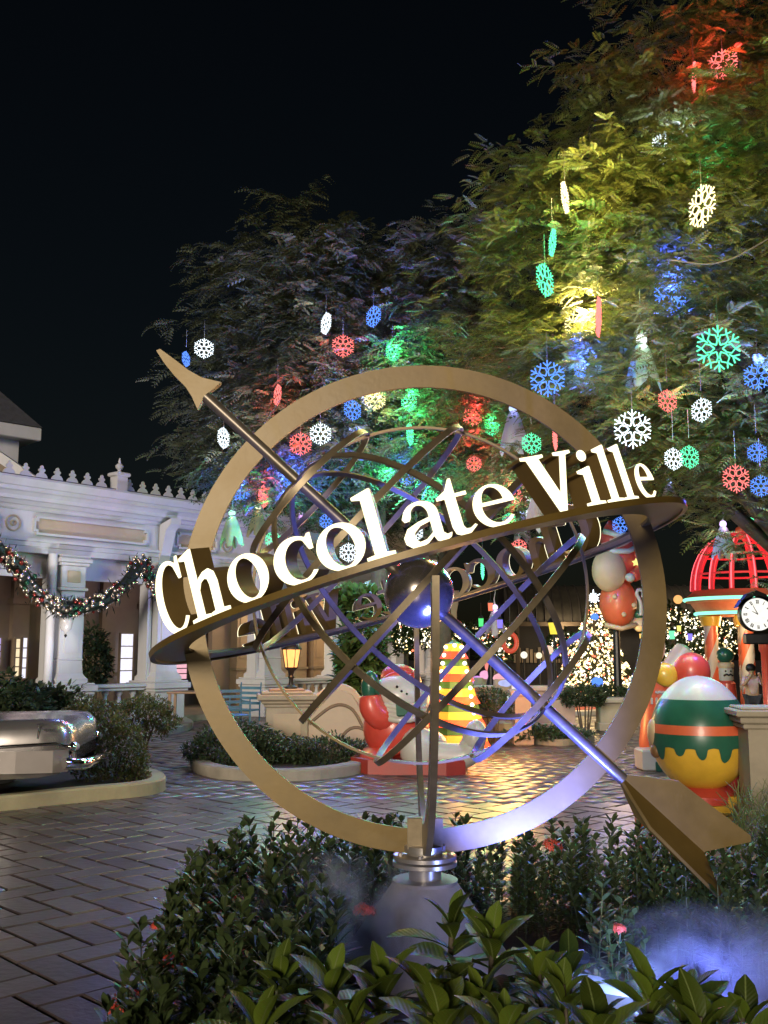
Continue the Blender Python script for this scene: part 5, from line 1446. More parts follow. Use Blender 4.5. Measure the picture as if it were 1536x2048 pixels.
def tree(name, label, base, blobs, nf, fl, tpl, m, seed, trunk_r, group=None, twig=7):
    """blobs: (centre, radii, weight)"""
    t = thing(name, label, 'tree', base, group=group)
    g = np.random.default_rng(seed); bs = Vector(base)
    wt = np.array([b[2] for b in blobs]); wt = wt / wt.sum()
    nt = nf // twig
    nc = max(40, nt // 16)                       # leafy clumps at branch ends, with gaps between them
    cpick = g.choice(len(blobs), nc, p=wt)
    d = g.normal(size=(nc, 3)); d /= np.linalg.norm(d, axis=1)[:, None]
    wob = 1 + .22 * np.sin(d[:, 0] * 5 + cpick) * np.sin(d[:, 2] * 5 + 2 * cpick) + .12 * g.normal(size=nc)
    cc = np.array([tuple(b[0] - bs) for b in blobs])[cpick] + d * (g.random(nc) ** .40 * wob)[:, None] * np.array([b[1] for b in blobs])[cpick]
    pick = g.integers(0, nc, nt)
    d2 = g.normal(size=(nt, 3))
    tp = cc[pick] + d2 * np.array([1.0, .8, .7]) * fl * 1.05
    d = d[pick] + .5 * d2; d /= np.linalg.norm(d, axis=1)[:, None]
    az = np.arctan2(d[:, 1], d[:, 0]) + g.normal(size=nt) * .8
    tdir = np.stack([np.cos(az), np.sin(az), g.uniform(-.35, .55, nt)], 1); tdir /= np.linalg.norm(tdir, axis=1)[:, None]
    tlen = g.uniform(1.2, 2.2, nt) * fl
    Vs = []; Fs = []; off = 0; per = nt * twig // len(tpl)
    idx = np.repeat(np.arange(nt), twig); j = np.tile(np.arange(twig), nt)
    side = np.where(j % 2 == 0, 1, -1); u = (j + .5) / twig
    pos = tp[idx] + tdir[idx] * (u * tlen[idx])[:, None]; pos[:, 2] -= (u ** 2) * tlen[idx] * .25
    a2 = az[idx] + side * (1.0 - .75 * u) + g.normal(size=len(idx)) * .25
    sc = fl * g.uniform(.65, 1.2, len(idx)) * (1 - .3 * u)
    which = g.integers(0, len(tpl), len(idx))
    for k, (tv, tf) in enumerate(tpl):
        s_ = which == k; n = int(s_.sum())
        V, F = scatter(tv, tf, pos[s_], rand_rot(n, g, (-.55, .45), a2[s_]), sc[s_])
        Vs.append(V); Fs.append(F + off); off += len(V)
    mesh_np('crown', np.concatenate(Vs), np.concatenate(Fs), m, t)
    mb = MB(); tops = [b[0] - bs for b in blobs]
    zf = min(p.z for p in tops) * .75
    mb.tube(smooth_pts([Vector((0, 0, -.1)), Vector((.03, 0, .5)), Vector((.08, .05, zf * .6)), Vector((.1, 0, zf))], 1), [trunk_r * 1.2, trunk_r, trunk_r * .75], 12)
    mb.build('trunk', m_bark, t, smooth='all')
    for p in tops:
        mb = MB(); s0 = Vector((.1, 0, zf * .97)); mid = (s0 + p) / 2 + Vector((g.uniform(-.3, .3), g.uniform(-.2, .2), .25))
        pts_ = smooth_pts([s0, mid, p], 2); mb.tube(pts_, [trunk_r * .55 * (1 - .85 * i / (len(pts_) - 1)) for i in range(len(pts_))], 7); mb.build('limb', m_bark, t, smooth='all')
    return t
def B(px, py, D, rx, rz=None, w=1.0, ry=None):
    D += .65; k = D / FPX; rz = rz or rx
    return (P(px, py, D), (rx * k, (ry or min(rx, 170)) * k, rz * k), w * rx * rz / 10000.0)
tb = G(1660, 1560)
tree('acacia_tree', 'huge feathery acacia filling the upper right, hung with coloured snowflakes', (tb.x, tb.y, 0), [
    B(1480, 120, 12.0, 260, 170, .8), B(1330, 240, 11.5, 210, 150), B(1500, 360, 10.5, 180, 170, 1.2), B(1250, 420, 11.0, 200, 150, 1.1), B(1390, 560, 10.5, 210, 160, 1.3),
    B(1130, 560, 12.0, 170, 130, 1.1), B(1480, 760, 10.5, 160, 150, 1.2), B(1270, 720, 11.0, 200, 150, 1.2), B(1090, 700, 12.5, 150, 130), B(1400, 890, 11.5, 170, 100, 1.2), B(1510, 960, 10.8, 90, 80), B(1200, 860, 12.5, 150, 100),
    B(1060, 400, 12.0, 70, 110, .7), B(1510, 1040, 10.5, 60, 50, .8)],
    30000, .25, FT, l_near, 101, .2)
tb = G(748, 1462)
tree('acacia_tree', 'dark acacia standing left of centre above the ring and arrowhead', (tb.x, tb.y + .5, 0), [
    B(550, 465, 18, 70, 90, .75), B(535, 600, 18, 120, 120), B(650, 600, 17.5, 130, 130), B(490, 720, 18, 85, 115), B(600, 760, 17, 150, 130, 1.1), B(470, 880, 17, 65, 95, .9), B(550, 920, 17, 105, 100),
    B(740, 560, 18, 110, 90), B(760, 720, 17, 160, 130, 1.1), B(700, 880, 17, 180, 110, 1.2), B(560, 1000, 18, 90, 50, .8)],
    18200, .30, FTL, l_far, 102, .2)
tb = G(880, 1440)
tree('acacia_tree', 'dense acacia behind the middle of the globe sign', (tb.x, tb.y, 0), [
    B(900, 600, 17, 130, 110), B(960, 520, 16.5, 90, 70, .8), B(930, 740, 16, 160, 120, 1.1), B(880, 880, 17, 180, 110, 1.1), B(1020, 880, 16, 160, 110, 1.1), B(900, 990, 19, 170, 60, 1.2), B(1080, 970, 18, 120, 60), B(760, 1010, 20, 120, 50)],
    14000, .30, FTL, l_far, 103, .2)

# ------------------------------------------------------------------ snowflake lights
def flake_mesh(key):
    mb = MB(); r = .0168
    def pt(rad, off, a): return Vector((rad * math.sin(a) + off * math.cos(a), 0, rad * math.cos(a) - off * math.sin(a)))
    for k in range(6):
        a = k * R(60); b2 = a + R(30)
        mb.tube([pt(.085, 0, b2), pt(.17, .078, b2), pt(.27, .095, b2), pt(.35, 0, b2), pt(.27, -.095, b2), pt(.17, -.078, b2), pt(.085, 0, b2)], r, 5, cap=False)
        for s in (-1, 1):
            mb.tube([pt(.35, 0, b2), pt(.45, s * .06, b2)], r, 5)
            mb.tube([pt(.35, s * .015, a), pt(.44, s * .105, a)], r, 5)
        mb.tube([pt(.25, 0, a), pt(.36, 0, a), pt(.50, 0, a)], r, 5)
    o = mb.build('tmp', EM('neon_' + key, W_EM[key][0], 2.2 if key in ('white', 'warm') else 1.7))
    me = o.data; bpy.data.objects.remove(o); return me
FM = {k: flake_mesh(k) for k in ('white', 'warm', 'red', 'green', 'blue')}
FL_D = .43
m_wire = M('thin_cord', (.07, .065, .06), .6)
cord_me = MB().cyl((0, 0, .2), (0, 0, .5), .0025, .0025, 4).build('tmpc', m_wire); cme = cord_me.data; bpy.data.objects.remove(cord_me)
back_me = None
flakes = [
 (1437, 697, 100, 'green', 0, 'large green snowflake light, face on, biggest of all'),
 (1340, 585, 92, 'blue', 25, 'large blue snowflake half hidden by leaves above the pale fabric ghost'),
 (1090, 560, 75, 'green', 50, 'green snowflake turned sideways high over the ring top'),
 (1265, 858, 82, 'white', 5, 'large white snowflake touching the letters of the second word'),
 (1332, 300, 78, 'white', 20, 'white snowflake veiled by leaves high in the big tree'),
 (1412, 350, 76, 'green', 30, 'green snowflake veiled by leaves next to the high white one'),
 (1404, 412, 95, 'warm', 70, 'warm yellow snowflake turned edge on, glowing strongest in the big tree'),
 (1130, 395, 72, 'warm', 65, 'warm yellow snowflake edge on near the left outline of the big tree'),
 (1095, 757, 78, 'blue', 15, 'blue snowflake just outside the upper right of the ring'),
 (1160, 648, 70, 'warm', 20, 'warm snowflake mostly hidden in leaves left of the thin red one'),
 (1197, 634, 88, 'red', 86, 'red snowflake seen exactly edge on as a thin bar'),
 (1388, 155, 70, 'red', 80, 'red snowflake edge on near the top of the big tree'),
 (1445, 128, 70, 'red', 30, 'dim red snowflake buried in leaves at the very top'),
 (1335, 802, 50, 'red', 20, 'red snowflake below the pale fabric ghost'),
 (1403, 820, 52, 'white', 50, 'white snowflake turned sideways right of the red one'),
 (1347, 918, 48, 'white', 20, 'white snowflake overlapping a green one beyond the last letter'),
 (1379, 914, 50, 'green', 20, 'green snowflake overlapping a white one beyond the last letter'),
 (1472, 957, 60, 'red', 0, 'red snowflake face on low in the big tree near the frame edge'),
 (1516, 752, 62, 'blue', 20, 'blue snowflake at the right frame edge beside the biggest green one'),
 (1514, 905, 42, 'blue', 20, 'blue snowflake at the right frame edge above the lowest blue one'),
 (1522, 972, 46, 'blue', 10, 'lowest blue snowflake at the right frame edge'),
 (1528, 1038, 56, 'green', 10, 'green snowflake low at the right frame edge over the neon dome'),
 (945, 832, 44, 'red', 5, 'red snowflake inside the ring near its top right'),
 (985, 852, 42, 'green', 40, 'green snowflake beside the red one near the fabric ghost inside the ring'),
 (1063, 887, 46, 'green', 10, 'green snowflake just left of the big V letter'),
 (1110, 875, 56, 'red', 70, 'red snowflake edge on above the V letter'),
 (948, 928, 34, 'red', 10, 'small red snowflake right above the letter e'),
 (1105, 485, 62, 'green', 84, 'green snowflake edge on hanging over the sideways green one'),
 (818, 803, 44, 'green', 35, 'green snowflake inside the ring just under its top'),
 (750, 798, 48, 'warm', 5, 'warm white snowflake inside the ring left of its top'),
 (705, 820, 46, 'blue', 35, 'blue snowflake beside the warm white one inside the ring'),
 (641, 868, 48, 'white', 5, 'white snowflake inside the ring touching a red one'),
 (601, 888, 50, 'red', 0, 'red snowflake inside the ring touching a white one'),
 (555, 790, 46, 'red', 62, 'red snowflake edge on just outside the upper left of the ring'),
 (686, 692, 50, 'red', 5, 'red snowflake above the ring, top left'),
 (747, 633, 48, 'blue', 45, 'blue snowflake above the ring, highest of the left tree'),
 (652, 647, 48, 'white', 58, 'white snowflake turned sideways above the red one over the ring'),
 (408, 697, 44, 'white', 15, 'white snowflake beside the arrowhead tip'),
 (372, 718, 34, 'blue', 70, 'dim blue snowflake edge on touching the arrowhead'),
 (447, 876, 46, 'white', 65, 'white snowflake edge on left of the ring below the arrowhead'),
 (785, 705, 40, 'green', 40, 'green snowflake cut by the top edge of the ring'),
 (820, 868, 50, 'green', 70, 'green snowflake edge on above the crossing hoops'),
 (480, 978, 46, 'blue', 10, 'blue snowflake inside the ring at its left side'),
 (527, 993, 48, 'red', 70, 'red snowflake edge on right of the left blue one'),
 (578, 962, 32, 'blue', 20, 'small blue snowflake behind the arrow shaft'),
 (813, 950, 44, 'blue', 10, 'blue snowflake above the letters l and a'),
 (775, 955, 42, 'green', 15, 'green snowflake next to the blue one above the letter l'),
 (652, 1042, 32, 'blue', 20, 'small blue snowflake above the second letter o'),
 (546, 1080, 36, 'green', 20, 'green snowflake above the second letter c'),
 (860, 998, 40, 'green', 15, 'mint green snowflake over the letter a'),
 (697, 1105, 40, 'white', 10, 'white snowflake seen through the second letter o'),
 (1241, 1050, 36, 'blue', 20, 'blue snowflake under the right end of the letter rail'),
 (1066, 1030, 34, 'white', 10, 'white snowflake between the letters e and V'),
 (832, 1066, 32, 'white', 10, 'white snowflake seen in the bowl of the letter a'),
 (1030, 992, 36, 'red', 15, 'red snowflake beside the end of the first word'),
 (1038, 1095, 36, 'red', 25, 'red snowflake under the letter rail near the V'),
 (965, 1138, 44, 'green', 75, 'green snowflake edge on among the dark rear letters'),
 (1160, 742, 40, 'blue', 40, 'dim blue snowflake in leaves right of the ring top'),
 (1018, 1040, 30, 'green', 15, 'small green snowflake behind the letter e'),
]
VEIL = {(1332, 300), (1412, 350), (1160, 648), (1445, 128), (1388, 155), (1160, 742), (1340, 585)}
rgf = random.Random(9)
for px, py, d, key, yaw, lab in flakes:
    D = FPX * FL_D / d
    if px > 1050 and py < 980: D = min(D, 10.1) if (px, py) not in VEIL else 11.3
    elif py < 935: D = min(D, 16.2)
    else: D = min(D, 17.6)
    fs_ = d * D / FPX
    c = P(px, py, D)
    t = thing('snowflake_light', lab, 'light', c, 0, 'snowflake lights hung in the trees')
    o = link('neon_tubes', FM[key], t); o.scale = (fs_,) * 3; o.rotation_euler = (0, 0, R(yaw) * (1 if rgf.random() < .5 else -1))
    o = link('cord', cme, t)
    pw = {'white': 20, 'warm': 75, 'red': 30, 'green': 48, 'blue': 90}[key] * (1.5 if D > 14 else 1.0)
    if key == 'warm' and d > 60: pw *= 2.0
    point_light('snowflake_glow', c + Vector((0, -.12, 0)), W_EM[key][1], pw, .1)
# ------------------------------------------------------------------ fabric ghost lanterns
def ghost_mesh(seed):
    g = random.Random(seed); mb = MB(); n = 20; prof = [(.04, .0), (.075, -.05), (.11, -.16), (.15, -.32), (.17, -.50)]
    vs = []; ph = g.random() * 6
    for i, (r, z) in enumerate(prof):
        for k in range(n):
            a = 2 * math.pi * k / n; w = 1 + (.30 * i / 4) * math.sin(4 * a + ph) + .1 * math.sin(9 * a + 2 * ph) * i / 4; dz = -.10 * (i / 4) ** 2 * math.sin(4 * a + ph) + .04 * math.sin(7 * a) * (i / 4) ** 2 if i else 0
            vs.append((r * w * math.cos(a), r * w * math.sin(a), z + dz))
    fs = [(i * n + k, i * n + (k + 1) % n, (i + 1) * n + (k + 1) % n, (i + 1) * n + k) for i in range(4) for k in range(n)]
    mb.add(vs, fs); return mb
def cloth(name, col):
    m = LEAF(name, col, .55, .8, .02); return m
ghosts = [
 (1283, 686, 95, 'white', 'large pale green fabric ghost lantern hanging under the big blue snowflake', (.42, .62, .5)),
 (1027, 822, 78, 'blue', 'bluish fabric ghost lantern inside the ring near its upper right', (.5, .5, .62)),
 (1446, 1052, 60, 'purple', 'white fabric ghost with a violet head beside the neon dome', (.6, .58, .62)),
 (1338, 966, 44, 'blue', 'fabric ghost with a blue head above the right tip of the letter rail', (.55, .55, .6)),
 (464, 1030, 58, 'green', 'green fabric ghost in front of the white cornice inside the ring', (.42, .52, .4)),
 (516, 1018, 52, 'warm', 'thin yellow fabric ghost right of the green one', (.6, .55, .35)),
 (603, 1028, 50, 'purple', 'violet fabric ghost behind the upper hoop', (.5, .42, .62)),
 (741, 948, 52, 'purple', 'fabric ghost with a pink head right over the letter l', (.55, .45, .6)),
 (1075, 985, 70, 'warm', 'pale fabric ghost between the letters e and V', (.58, .58, .62)),
 (1167, 985, 40, 'purple', 'small violet fabric ghost between the letters V and i', (.5, .4, .62)),
 (990, 1218, 40, 'purple', 'small pale fabric ghost behind the crossing hoops above the lanterns', (.55, .5, .6)),
 (1043, 1030, 40, 'blue', 'small lilac fabric ghost just right of the letter e', (.5, .45, .62)),
]
for i, (px, py, hpx, key, lab, col) in enumerate(ghosts):
    D = max(8.5, min(21, FPX * .52 / hpx)); c = P(px, py, D)
    t = thing('fabric_ghost', lab, 'lantern', c, random.Random(i).random() * 6, 'fabric ghost lanterns hung in the trees')
    ghost_mesh(i).build('fabric_skirt', cloth('ghost_cloth_%d' % i, col), t, smooth='all')
    MB().ell((0, 0, .035), .062, n=14, m=8).build('glowing_head', EM('ghost_' + key, [min(1, .35 + .75 * v) for v in W_EM[key][0]], 1.6), t, smooth='all')
    MB().tube([(0, 0, .09), (.02, 0, .2), (-.01, 0, .34), (.005, 0, .7)], [.02, .01, .006, .004], 6).build('knotted_top', cloth('ghost_cloth_%d' % i, col), t)
    point_light('ghost_glow', c + Vector((0, -.1, -.03)), [min(1, .3 + .7 * v) for v in W_EM[key][1]], 1.6, .06)
# loose wires in the crowns
for a, b_, D, lab in (((1340, 520), (1536, 478), 9.5, 'pale cable crossing the big tree near the frame edge'), ((560, 800), (400, 1000), 15.5, 'thin wire hanging left of the ring in the dark tree')):
    p0, p1 = P(*a, D), P(*b_, D); mid = (p0 + p1) / 2 - Vector((0, 0, .18))
    o = MB().tube(smooth_pts([p0, mid, p1], 3), .007, 5).build('cable', m_wire); tag(o, lab, 'cable')

# ------------------------------------------------------------------ planting in front
l_ix = LEAF('ixora_leaf', (.05, .075, .028), .25, .38, .3)
def ix_stem(seed, h=.42, lev=9):
    g = random.Random(seed); V = []; F = []
    for i in range(lev):
        z = h * (.18 + .82 * i / (lev - 1)); ln = .098 * (1.15 - .5 * i / (lev - 1)) * g.uniform(.85, 1.15)
        for k in range(3 if i < lev - 1 else 4):
            a = i * 1.1 + k * 2.09 + g.uniform(-.4, .4); up = .35 + .6 * (i / lev) + g.uniform(-.2, .2)
            ca, sa = math.cos(a), math.sin(a); cu, su = math.cos(up), math.sin(up); w = .0125
            def q(x, y, dz=0): return (ca * cu * x - sa * y, sa * cu * x + ca * y, z + su * x + dz)
            o = len(V); V += [q(0, 0), q(ln * .4, w), q(ln * .4, -w), q(ln * .8, w * .75, -.006), q(ln * .8, -w * .75, -.006), q(ln * 1.1, 0, -.016)]
            F += [(o, o + 1, o + 2, o + 2), (o + 1, o + 3, o + 4, o + 2), (o + 3, o + 5, o + 4, o + 4)]
    o = len(V)
    for z in (0, h):
        for k in range(3): V.append((.0022 * math.cos(k * 2.1), .0022 * math.sin(k * 2.1), z))
    F += [(o, o + 1, o + 4, o + 3), (o + 1, o + 2, o + 5, o + 4), (o + 2, o, o + 3, o + 5)]
    return np.array(V), [tuple(dict.fromkeys(f)) for f in F]
def stems_mesh(name, spots, m, seed, par=None, hs=1.0):
    g = random.Random(seed); V = []; F = []
    tp = [ix_stem(k) for k in range(6)]
    for x, y, sc in spots:
        tv, tf = tp[g.randrange(6)]; a = g.uniform(0, 6.28); tl_ = g.gauss(0, .10); ta = g.uniform(0, 6.28); s = sc * g.uniform(.85, 1.15)
        ca, sa = math.cos(a) * s, math.sin(a) * s
        W = np.stack([tv[:, 0] * ca - tv[:, 1] * sa + x + tv[:, 2] * tl_ * math.cos(ta), tv[:, 0] * sa + tv[:, 1] * ca + y + tv[:, 2] * tl_ * math.sin(ta), tv[:, 2] * s * hs], 1)
        o = stems_mesh.n
        V.append(W); F += [tuple(i + o for i in f) for f in tf]; stems_mesh.n += len(W)
    me = bpy.data.meshes.new(name); me.from_pydata(np.concatenate(V).tolist(), [], F); me.materials.append(m); me.update(); stems_mesh.n = 0
    return link(name, me, par)
stems_mesh.n = 0
rgp = random.Random(21)
def patch(poly, n, sc=(.8, 1.1), avoid=None):
    xs = [p[0] for p in poly]; ys = [p[1] for p in poly]; out = []
    while len(out) < n:
        x, y = rgp.uniform(min(xs), max(xs)), rgp.uniform(min(ys), max(ys))
        if inside(x, y, poly) and not (avoid and avoid(x, y)): out.append((x, y, rgp.uniform(*sc)))
    return out
near_ped = lambda x, y: (-.2 < x < .55 and 3.2 < y < 5) or (x - RC.x - O.x) ** 2 + (y - 5) ** 2 < .46 ** 2 or (x - 1.0) ** 2 + (y - 4.3) ** 2 < .42 ** 2
hl_ = thing('flowering_hedge', 'dark leafy hedge with red flower heads left of the pedestal', 'hedge', (-.5, 5, 0)); hl_['kind'] = 'stuff'
h0 = stems_mesh('foliage', [(x + .5, y - 5, s) for x, y, s in patch([(-.82, 3.0), (-.98, 5.2), (-.78, 6.0), (.2, 6.25), (.2, 3.3)], 620, (.6, 1.2), near_ped)], l_ix, 1, hl_); h0['kind'] = 'stuff'
hr_ = thing('flowering_hedge', 'dark leafy hedge right of the pedestal and below the ring', 'hedge', (1.2, 5.4, 0)); hr_['kind'] = 'stuff'
h1 = stems_mesh('foliage', [(x - 1.2, y - 5.4, s) for x, y, s in patch([(.2, 5.45), (.2, 6.3), (1.6, 5.95), (2.2, 5.9), (2.3, 4.8), (1.55, 4.6), (1.3, 5.3)], 470, (.55, 1.15), near_ped)], l_ix, 2, hr_); h1['kind'] = 'stuff'
l_pale = LEAF('pale_grassy_leaf', (.12, .15, .055), .3, .5, .3)
hg = thing('grassy_shrub_bed', 'pale green bed of long narrow leaves below the stone pillar at the frame edge', 'plant', (2.9, 6.8, 0)); hg['kind'] = 'stuff'
bl_v = np.array([(0, .012, 0), (0, -.012, 0), (.5, -.014, .10), (.5, .014, .10), (.85, -.008, .05), (.85, .008, .05), (1.0, 0, -.04)]); bl_f = np.array([(0, 1, 2, 3), (3, 2, 4, 5), (5, 4, 6, 6)])
g = np.random.default_rng(77); n = 5200
pz = np.array([(x, y) for x, y, _ in patch([(1.95, 5.4), (2.45, 7.2), (2.9, 8.6), (4.4, 8.8), (4.4, 4.6), (2.4, 4.4)], n)])
ps = np.stack([pz[:, 0] - 2.9, pz[:, 1] - 6.8, g.uniform(.02, .34, n)], 1)
V, F = scatter(bl_v, bl_f[:2], ps, rand_rot(n, g, (.1, 1.2)), g.uniform(.14, .30, n)); o = mesh_np('foliage', V, F, l_pale, hg); o['kind'] = 'stuff'

m_flower = M('ixora_flower_red', (.55, .07, .04), .5, 0, .25, 20)
def flower_head(seed):
    g = random.Random(seed); mb = MB()
    for k in range(46):
        d = Vector((g.gauss(0, 1), g.gauss(0, 1), abs(g.gauss(0, 1)) * .9 + .1)).normalized(); c = d * .042 * g.uniform(.8, 1.1); c.z *= .8
        u_ = d.orthogonal().normalized(); v_ = d.cross(u_)
        for j in range(4):
            a = j * R(90) + g.random(); e = u_ * math.cos(a) + v_ * math.sin(a); p_ = d.cross(e)
            mb.add([c, c + e * .008 + p_ * .004, c + e * .016 + d * .002, c + e * .008 - p_ * .004], [(0, 1, 2, 3)])
    me_ = mb.build('tmpf', m_flower); d_ = me_.data; bpy.data.objects.remove(me_); return d_
FHM = [flower_head(k) for k in range(3)]
def flower(px, py, D, par, s=1.0):
    D -= .12; s *= 1.25
    c = P(px, py, D); o = link('flower_head', FHM[px % 3], par, c - par.location); o.scale = (s,) * 3
    o.rotation_euler = (.3 * math.sin(px), .3 * math.cos(py), px)
for px, py, D, s in ((420, 1826, 4.9, 1.1), (452, 1795, 5.1, 1.0), (345, 1930, 4.2, 1.0), (465, 1910, 4.3, 1.0), (258, 2005, 3.8, 1.0), (322, 1860, 4.6, .9), (728, 1826, 4.7, .9), (246, 2030, 3.75, .9)): flower(px, py, D, hl_, s)
flower(1104, 1695, 5.75, hr_, 1.0); flower(1290, 1700, 5.9, hr_, .6)
# the ixora sprig that stands in the added blue fill light
t = thing('lit_ixora_shrub', 'bright blue white lit leafy sprig with a pink flower right above the blue light', 'shrub', (.98, 4.40, 0))
stems_mesh('foliage', [(rgp.gauss(0, .07), rgp.gauss(0, .06), rgp.uniform(.85, 1.25)) for _ in range(9)], l_ix, 5, t)
o = link('flower_head', FHM[0], t, (-.02, -.1, .36)); o.scale = (.8,) * 3

# broad-leaved plants along the bottom
def broad_mat():
    m = LEAF('broad_leaf_veined', (.085, .125, .016), .25, .4, .0)
    nt = m.node_tree; b = nt.nodes['Principled BSDF']
    hs = [n for n in nt.nodes if n.bl_idname == 'ShaderNodeHueSaturation'][0]
    oi = nt.nodes.new('ShaderNodeObjectInfo'); mr = [n for n in nt.nodes if n.bl_idname == 'ShaderNodeMapRange'][0]
    for l in list(mr.inputs['Value'].links): nt.links.remove(l)
    nt.links.new(oi.outputs['Random'], mr.inputs['Value']); mr.inputs['To Min'].default_value = .45; mr.inputs['To Max'].default_value = 1.5
    tc = nt.nodes.new('ShaderNodeTexCoord'); sx = nt.nodes.new('ShaderNodeSeparateXYZ'); nt.links.new(tc.outputs['Object'], sx.inputs[0])
    ab = nt.nodes.new('ShaderNodeMath'); ab.operation = 'ABSOLUTE'; nt.links.new(sx.outputs['Y'], ab.inputs[0])
    ad = nt.nodes.new('ShaderNodeMath'); ad.operation = 'MULTIPLY_ADD'; nt.links.new(ab.outputs[0], ad.inputs[0]); ad.inputs[1].default_value = -1.1; nt.links.new(sx.outputs['X'], ad.inputs[2])
    sn = nt.nodes.new('ShaderNodeMath'); sn.operation = 'SINE'; ml = nt.nodes.new('ShaderNodeMath'); ml.operation = 'MULTIPLY'; nt.links.new(ad.outputs[0], ml.inputs[0]); ml.inputs[1].default_value = 75; nt.links.new(ml.outputs[0], sn.inputs[0])
    bp = nt.nodes.new('ShaderNodeBump'); bp.inputs['Strength'].default_value = .12; bp.inputs['Distance'].default_value = .02; nt.links.new(sn.outputs[0], bp.inputs['Height']); nt.links.new(bp.outputs[0], b.inputs['Normal'])
    rib = nt.nodes.new('ShaderNodeMath'); rib.operation = 'LESS_THAN'; nt.links.new(ab.outputs[0], rib.inputs[0]); rib.inputs[1].default_value = .014
    mx = nt.nodes.new('ShaderNodeMix'); mx.data_type = 'RGBA'; nt.links.new(rib.outputs[0], mx.inputs['Factor']); nt.links.new(hs.outputs[0], mx.inputs['A']); mx.inputs['B'].default_value = (.16, .2, .06, 1)
    nt.links.new(mx.outputs['Result'], b.inputs['Base Color'])
    return m
l_broad = broad_mat()
def broad_leaf():
    V = []; F = []; n = 6
    for i in range(n + 1):
        x = i / n; w = .20 * (math.sin(math.pi * min(1, x ** 1.25 * .93 + .03)) ** .8) + .012; z = .12 * x - .34 * x * x
        V += [(x, -w, z + w * .35), (x, 0, z), (x, w, z + w * .35)]
    V[-3] = (1.0, -.02, V[-2][2]); V[-1] = (1.0, .02, V[-2][2])
    for i in range(n):
        for k in range(2): F.append((i * 3 + k, i * 3 + k + 1, i * 3 + 4 + k, i * 3 + 3 + k))
    me = bpy.data.meshes.new('leaf'); me.from_pydata(V, [], F); me.materials.append(l_broad); me.polygons.foreach_set('use_smooth', [True] * len(F)); me.update(); return me
BLM = broad_leaf()
cnt = [0]
plants = [(905, 1835, 3.35, 'tall broad-leaved plant in front of the pedestal cone'), (985, 1870, 3.3, 'broad-leaved plant just right of the one before the pedestal'), (1075, 1925, 3.2, 'broad-leaved plant at the left end of the blue lit box'),
 (1125, 1985, 3.0, 'dark broad-leaved plant in front of the blue lit box'), (765, 1965, 3.1, 'broad-leaved plant below the pedestal, left of centre'), (560, 1945, 3.25, 'leftmost bright broad-leaved plant at the bottom'),
 (660, 1960, 3.1, 'broad-leaved plant second from the bottom hedge with upright leaves'), (860, 1970, 3.05, 'broad-leaved plant at the bottom centre under the pedestal'), (960, 1990, 2.95, 'bright broad-leaved plant at the bottom just right of centre'),
 (880, 2035, 2.75, 'broad-leaved plant cut by the bottom edge at centre'), (520, 2040, 2.9, 'broad-leaved plant cut by the bottom edge left of centre'), (1010, 2040, 2.7, 'broad-leaved plant cut by the bottom edge right of centre'),
 (1195, 2045, 2.8, 'yellow green broad-leaved plant cut by the bottom edge under the blue mist'), (1300, 1985, 3.1, 'dark upright broad-leaved plant standing in the blue mist'), (1365, 2000, 3.05, 'dark broad-leaved plant second from the frame edge in blue mist'),
 (1138, 1938, 3.55, 'broad-leaved plant rising between the blue lit box and the lit sprig'), (1490, 2040, 2.85, 'bright broad-leaved plant at the lower right corner'), (700, 2045, 2.8, 'broad-leaved plant cut by the bottom edge below the smoke'), (1400, 2050, 2.75, 'broad-leaved plant cut by the bottom edge near the lower right corner')]
for i, (px, py, D, lab) in enumerate(plants):
    c = P(px, py, D); t = thing('broad_leaved_plant', lab, 'plant', (c.x, c.y, 0), group='broad-leaved plants along the bottom edge'); g = random.Random(i * 7 + 1)
    MB().tube([(0, 0, -.02), (g.uniform(-.02, .02), .01, c.z * .6), (0, 0, c.z + .02)], [.014, .011, .008], 6).build('stem', m_bark, t)
    nl = 12 + i % 5
    for k in range(nl):
        q = k / (nl - 1); o = link('leaf', BLM, t, (0, 0, c.z - .13 * (1 - q) - .02)); a = k * 2.4 + g.uniform(-.3, .3)
        s = .19 * (1.12 - .4 * q) * g.uniform(.7, 1.2)
        o.rotation_euler = (g.uniform(-.25, .25), -(.15 + 1.05 * q + g.uniform(-.12, .12)), a); o.scale = (s, s * g.uniform(.85, 1.1), s)

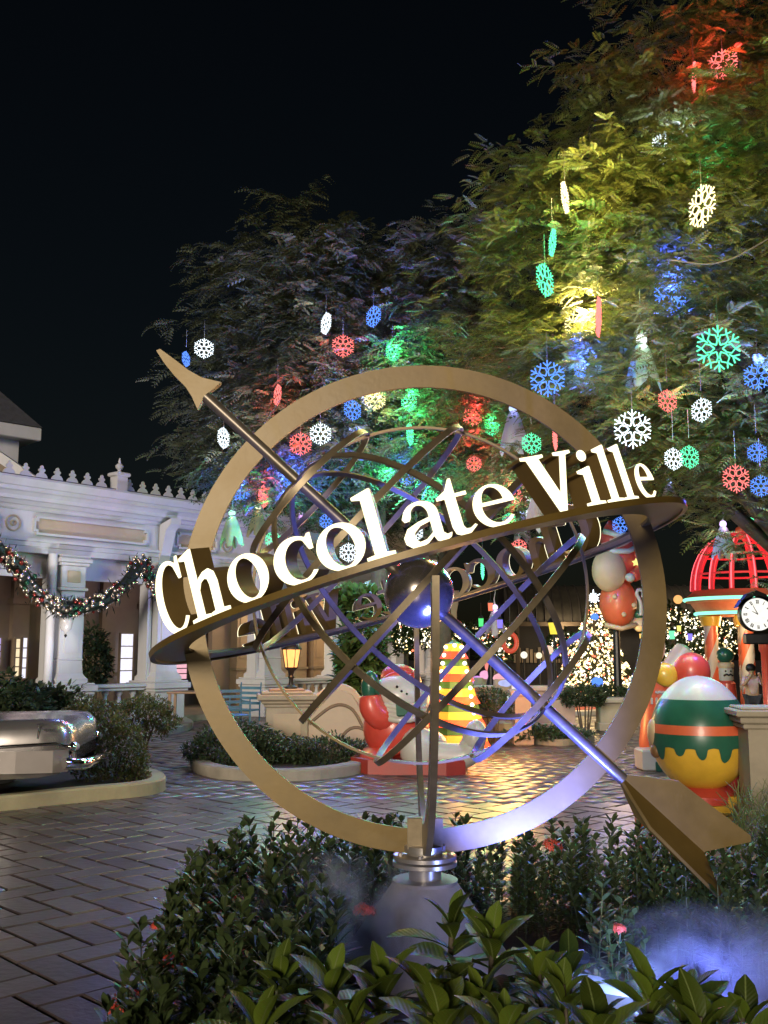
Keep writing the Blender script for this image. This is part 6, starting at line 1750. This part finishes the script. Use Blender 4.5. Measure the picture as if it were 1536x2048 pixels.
# ------------------------------------------------------------------ drifting stage mist over the bed
def mist(name, c, r, dens, label, seed):
    me_b = MB().ell((0, 0, 0), r, n=20, m=12)
    m = bpy.data.materials.new('mist_volume'); m.use_nodes = True; nt = m.node_tree; nt.nodes.clear()
    out = nt.nodes.new('ShaderNodeOutputMaterial'); pv = nt.nodes.new('ShaderNodeVolumePrincipled')
    pv.inputs['Color'].default_value = (.9, .9, .92, 1); pv.inputs['Anisotropy'].default_value = .2
    tc = nt.nodes.new('ShaderNodeTexCoord'); nz = nt.nodes.new('ShaderNodeTexNoise'); nz.inputs['Scale'].default_value = 4.5; nz.inputs['Detail'].default_value = 3; nz.inputs['Distortion'].default_value = .7
    mp = nt.nodes.new('ShaderNodeMapping'); mp.inputs['Location'].default_value = (seed, seed * 2, 0); nt.links.new(tc.outputs['Object'], mp.inputs[0]); nt.links.new(mp.outputs[0], nz.inputs['Vector'])
    r1 = nt.nodes.new('ShaderNodeMapRange'); r1.inputs['From Min'].default_value = .46; r1.inputs['From Max'].default_value = .70; nt.links.new(nz.outputs['Fac'], r1.inputs['Value'])
    ln = nt.nodes.new('ShaderNodeVectorMath'); ln.operation = 'DIVIDE'; ln.inputs[1].default_value = r; nt.links.new(tc.outputs['Object'], ln.inputs[0])
    l2 = nt.nodes.new('ShaderNodeVectorMath'); l2.operation = 'LENGTH'; nt.links.new(ln.outputs[0], l2.inputs[0])
    r2 = nt.nodes.new('ShaderNodeMapRange'); r2.inputs['From Min'].default_value = 1.0; r2.inputs['From Max'].default_value = .35; r2.inputs['To Max'].default_value = dens; nt.links.new(l2.outputs['Value'], r2.inputs['Value'])
    mu = nt.nodes.new('ShaderNodeMath'); mu.operation = 'MULTIPLY'; nt.links.new(r1.outputs[0], mu.inputs[0]); nt.links.new(r2.outputs[0], mu.inputs[1]); nt.links.new(mu.outputs[0], pv.inputs['Density'])
    nt.links.new(pv.outputs[0], out.inputs['Volume'])
    o = me_b.build(name, m, loc=c); tag(o, label, kind='stuff'); return o
mist('mist', P(690, 1815, 4.5), (.5, .3, .24), 8.0, 'wisp of pale stage mist over the hedge left of the pedestal', 1)
mist('mist', P(1440, 1945, 4.3), (.62, .45, .28), 2.8, 'blue lit stage mist low over the bed at lower right', 5)
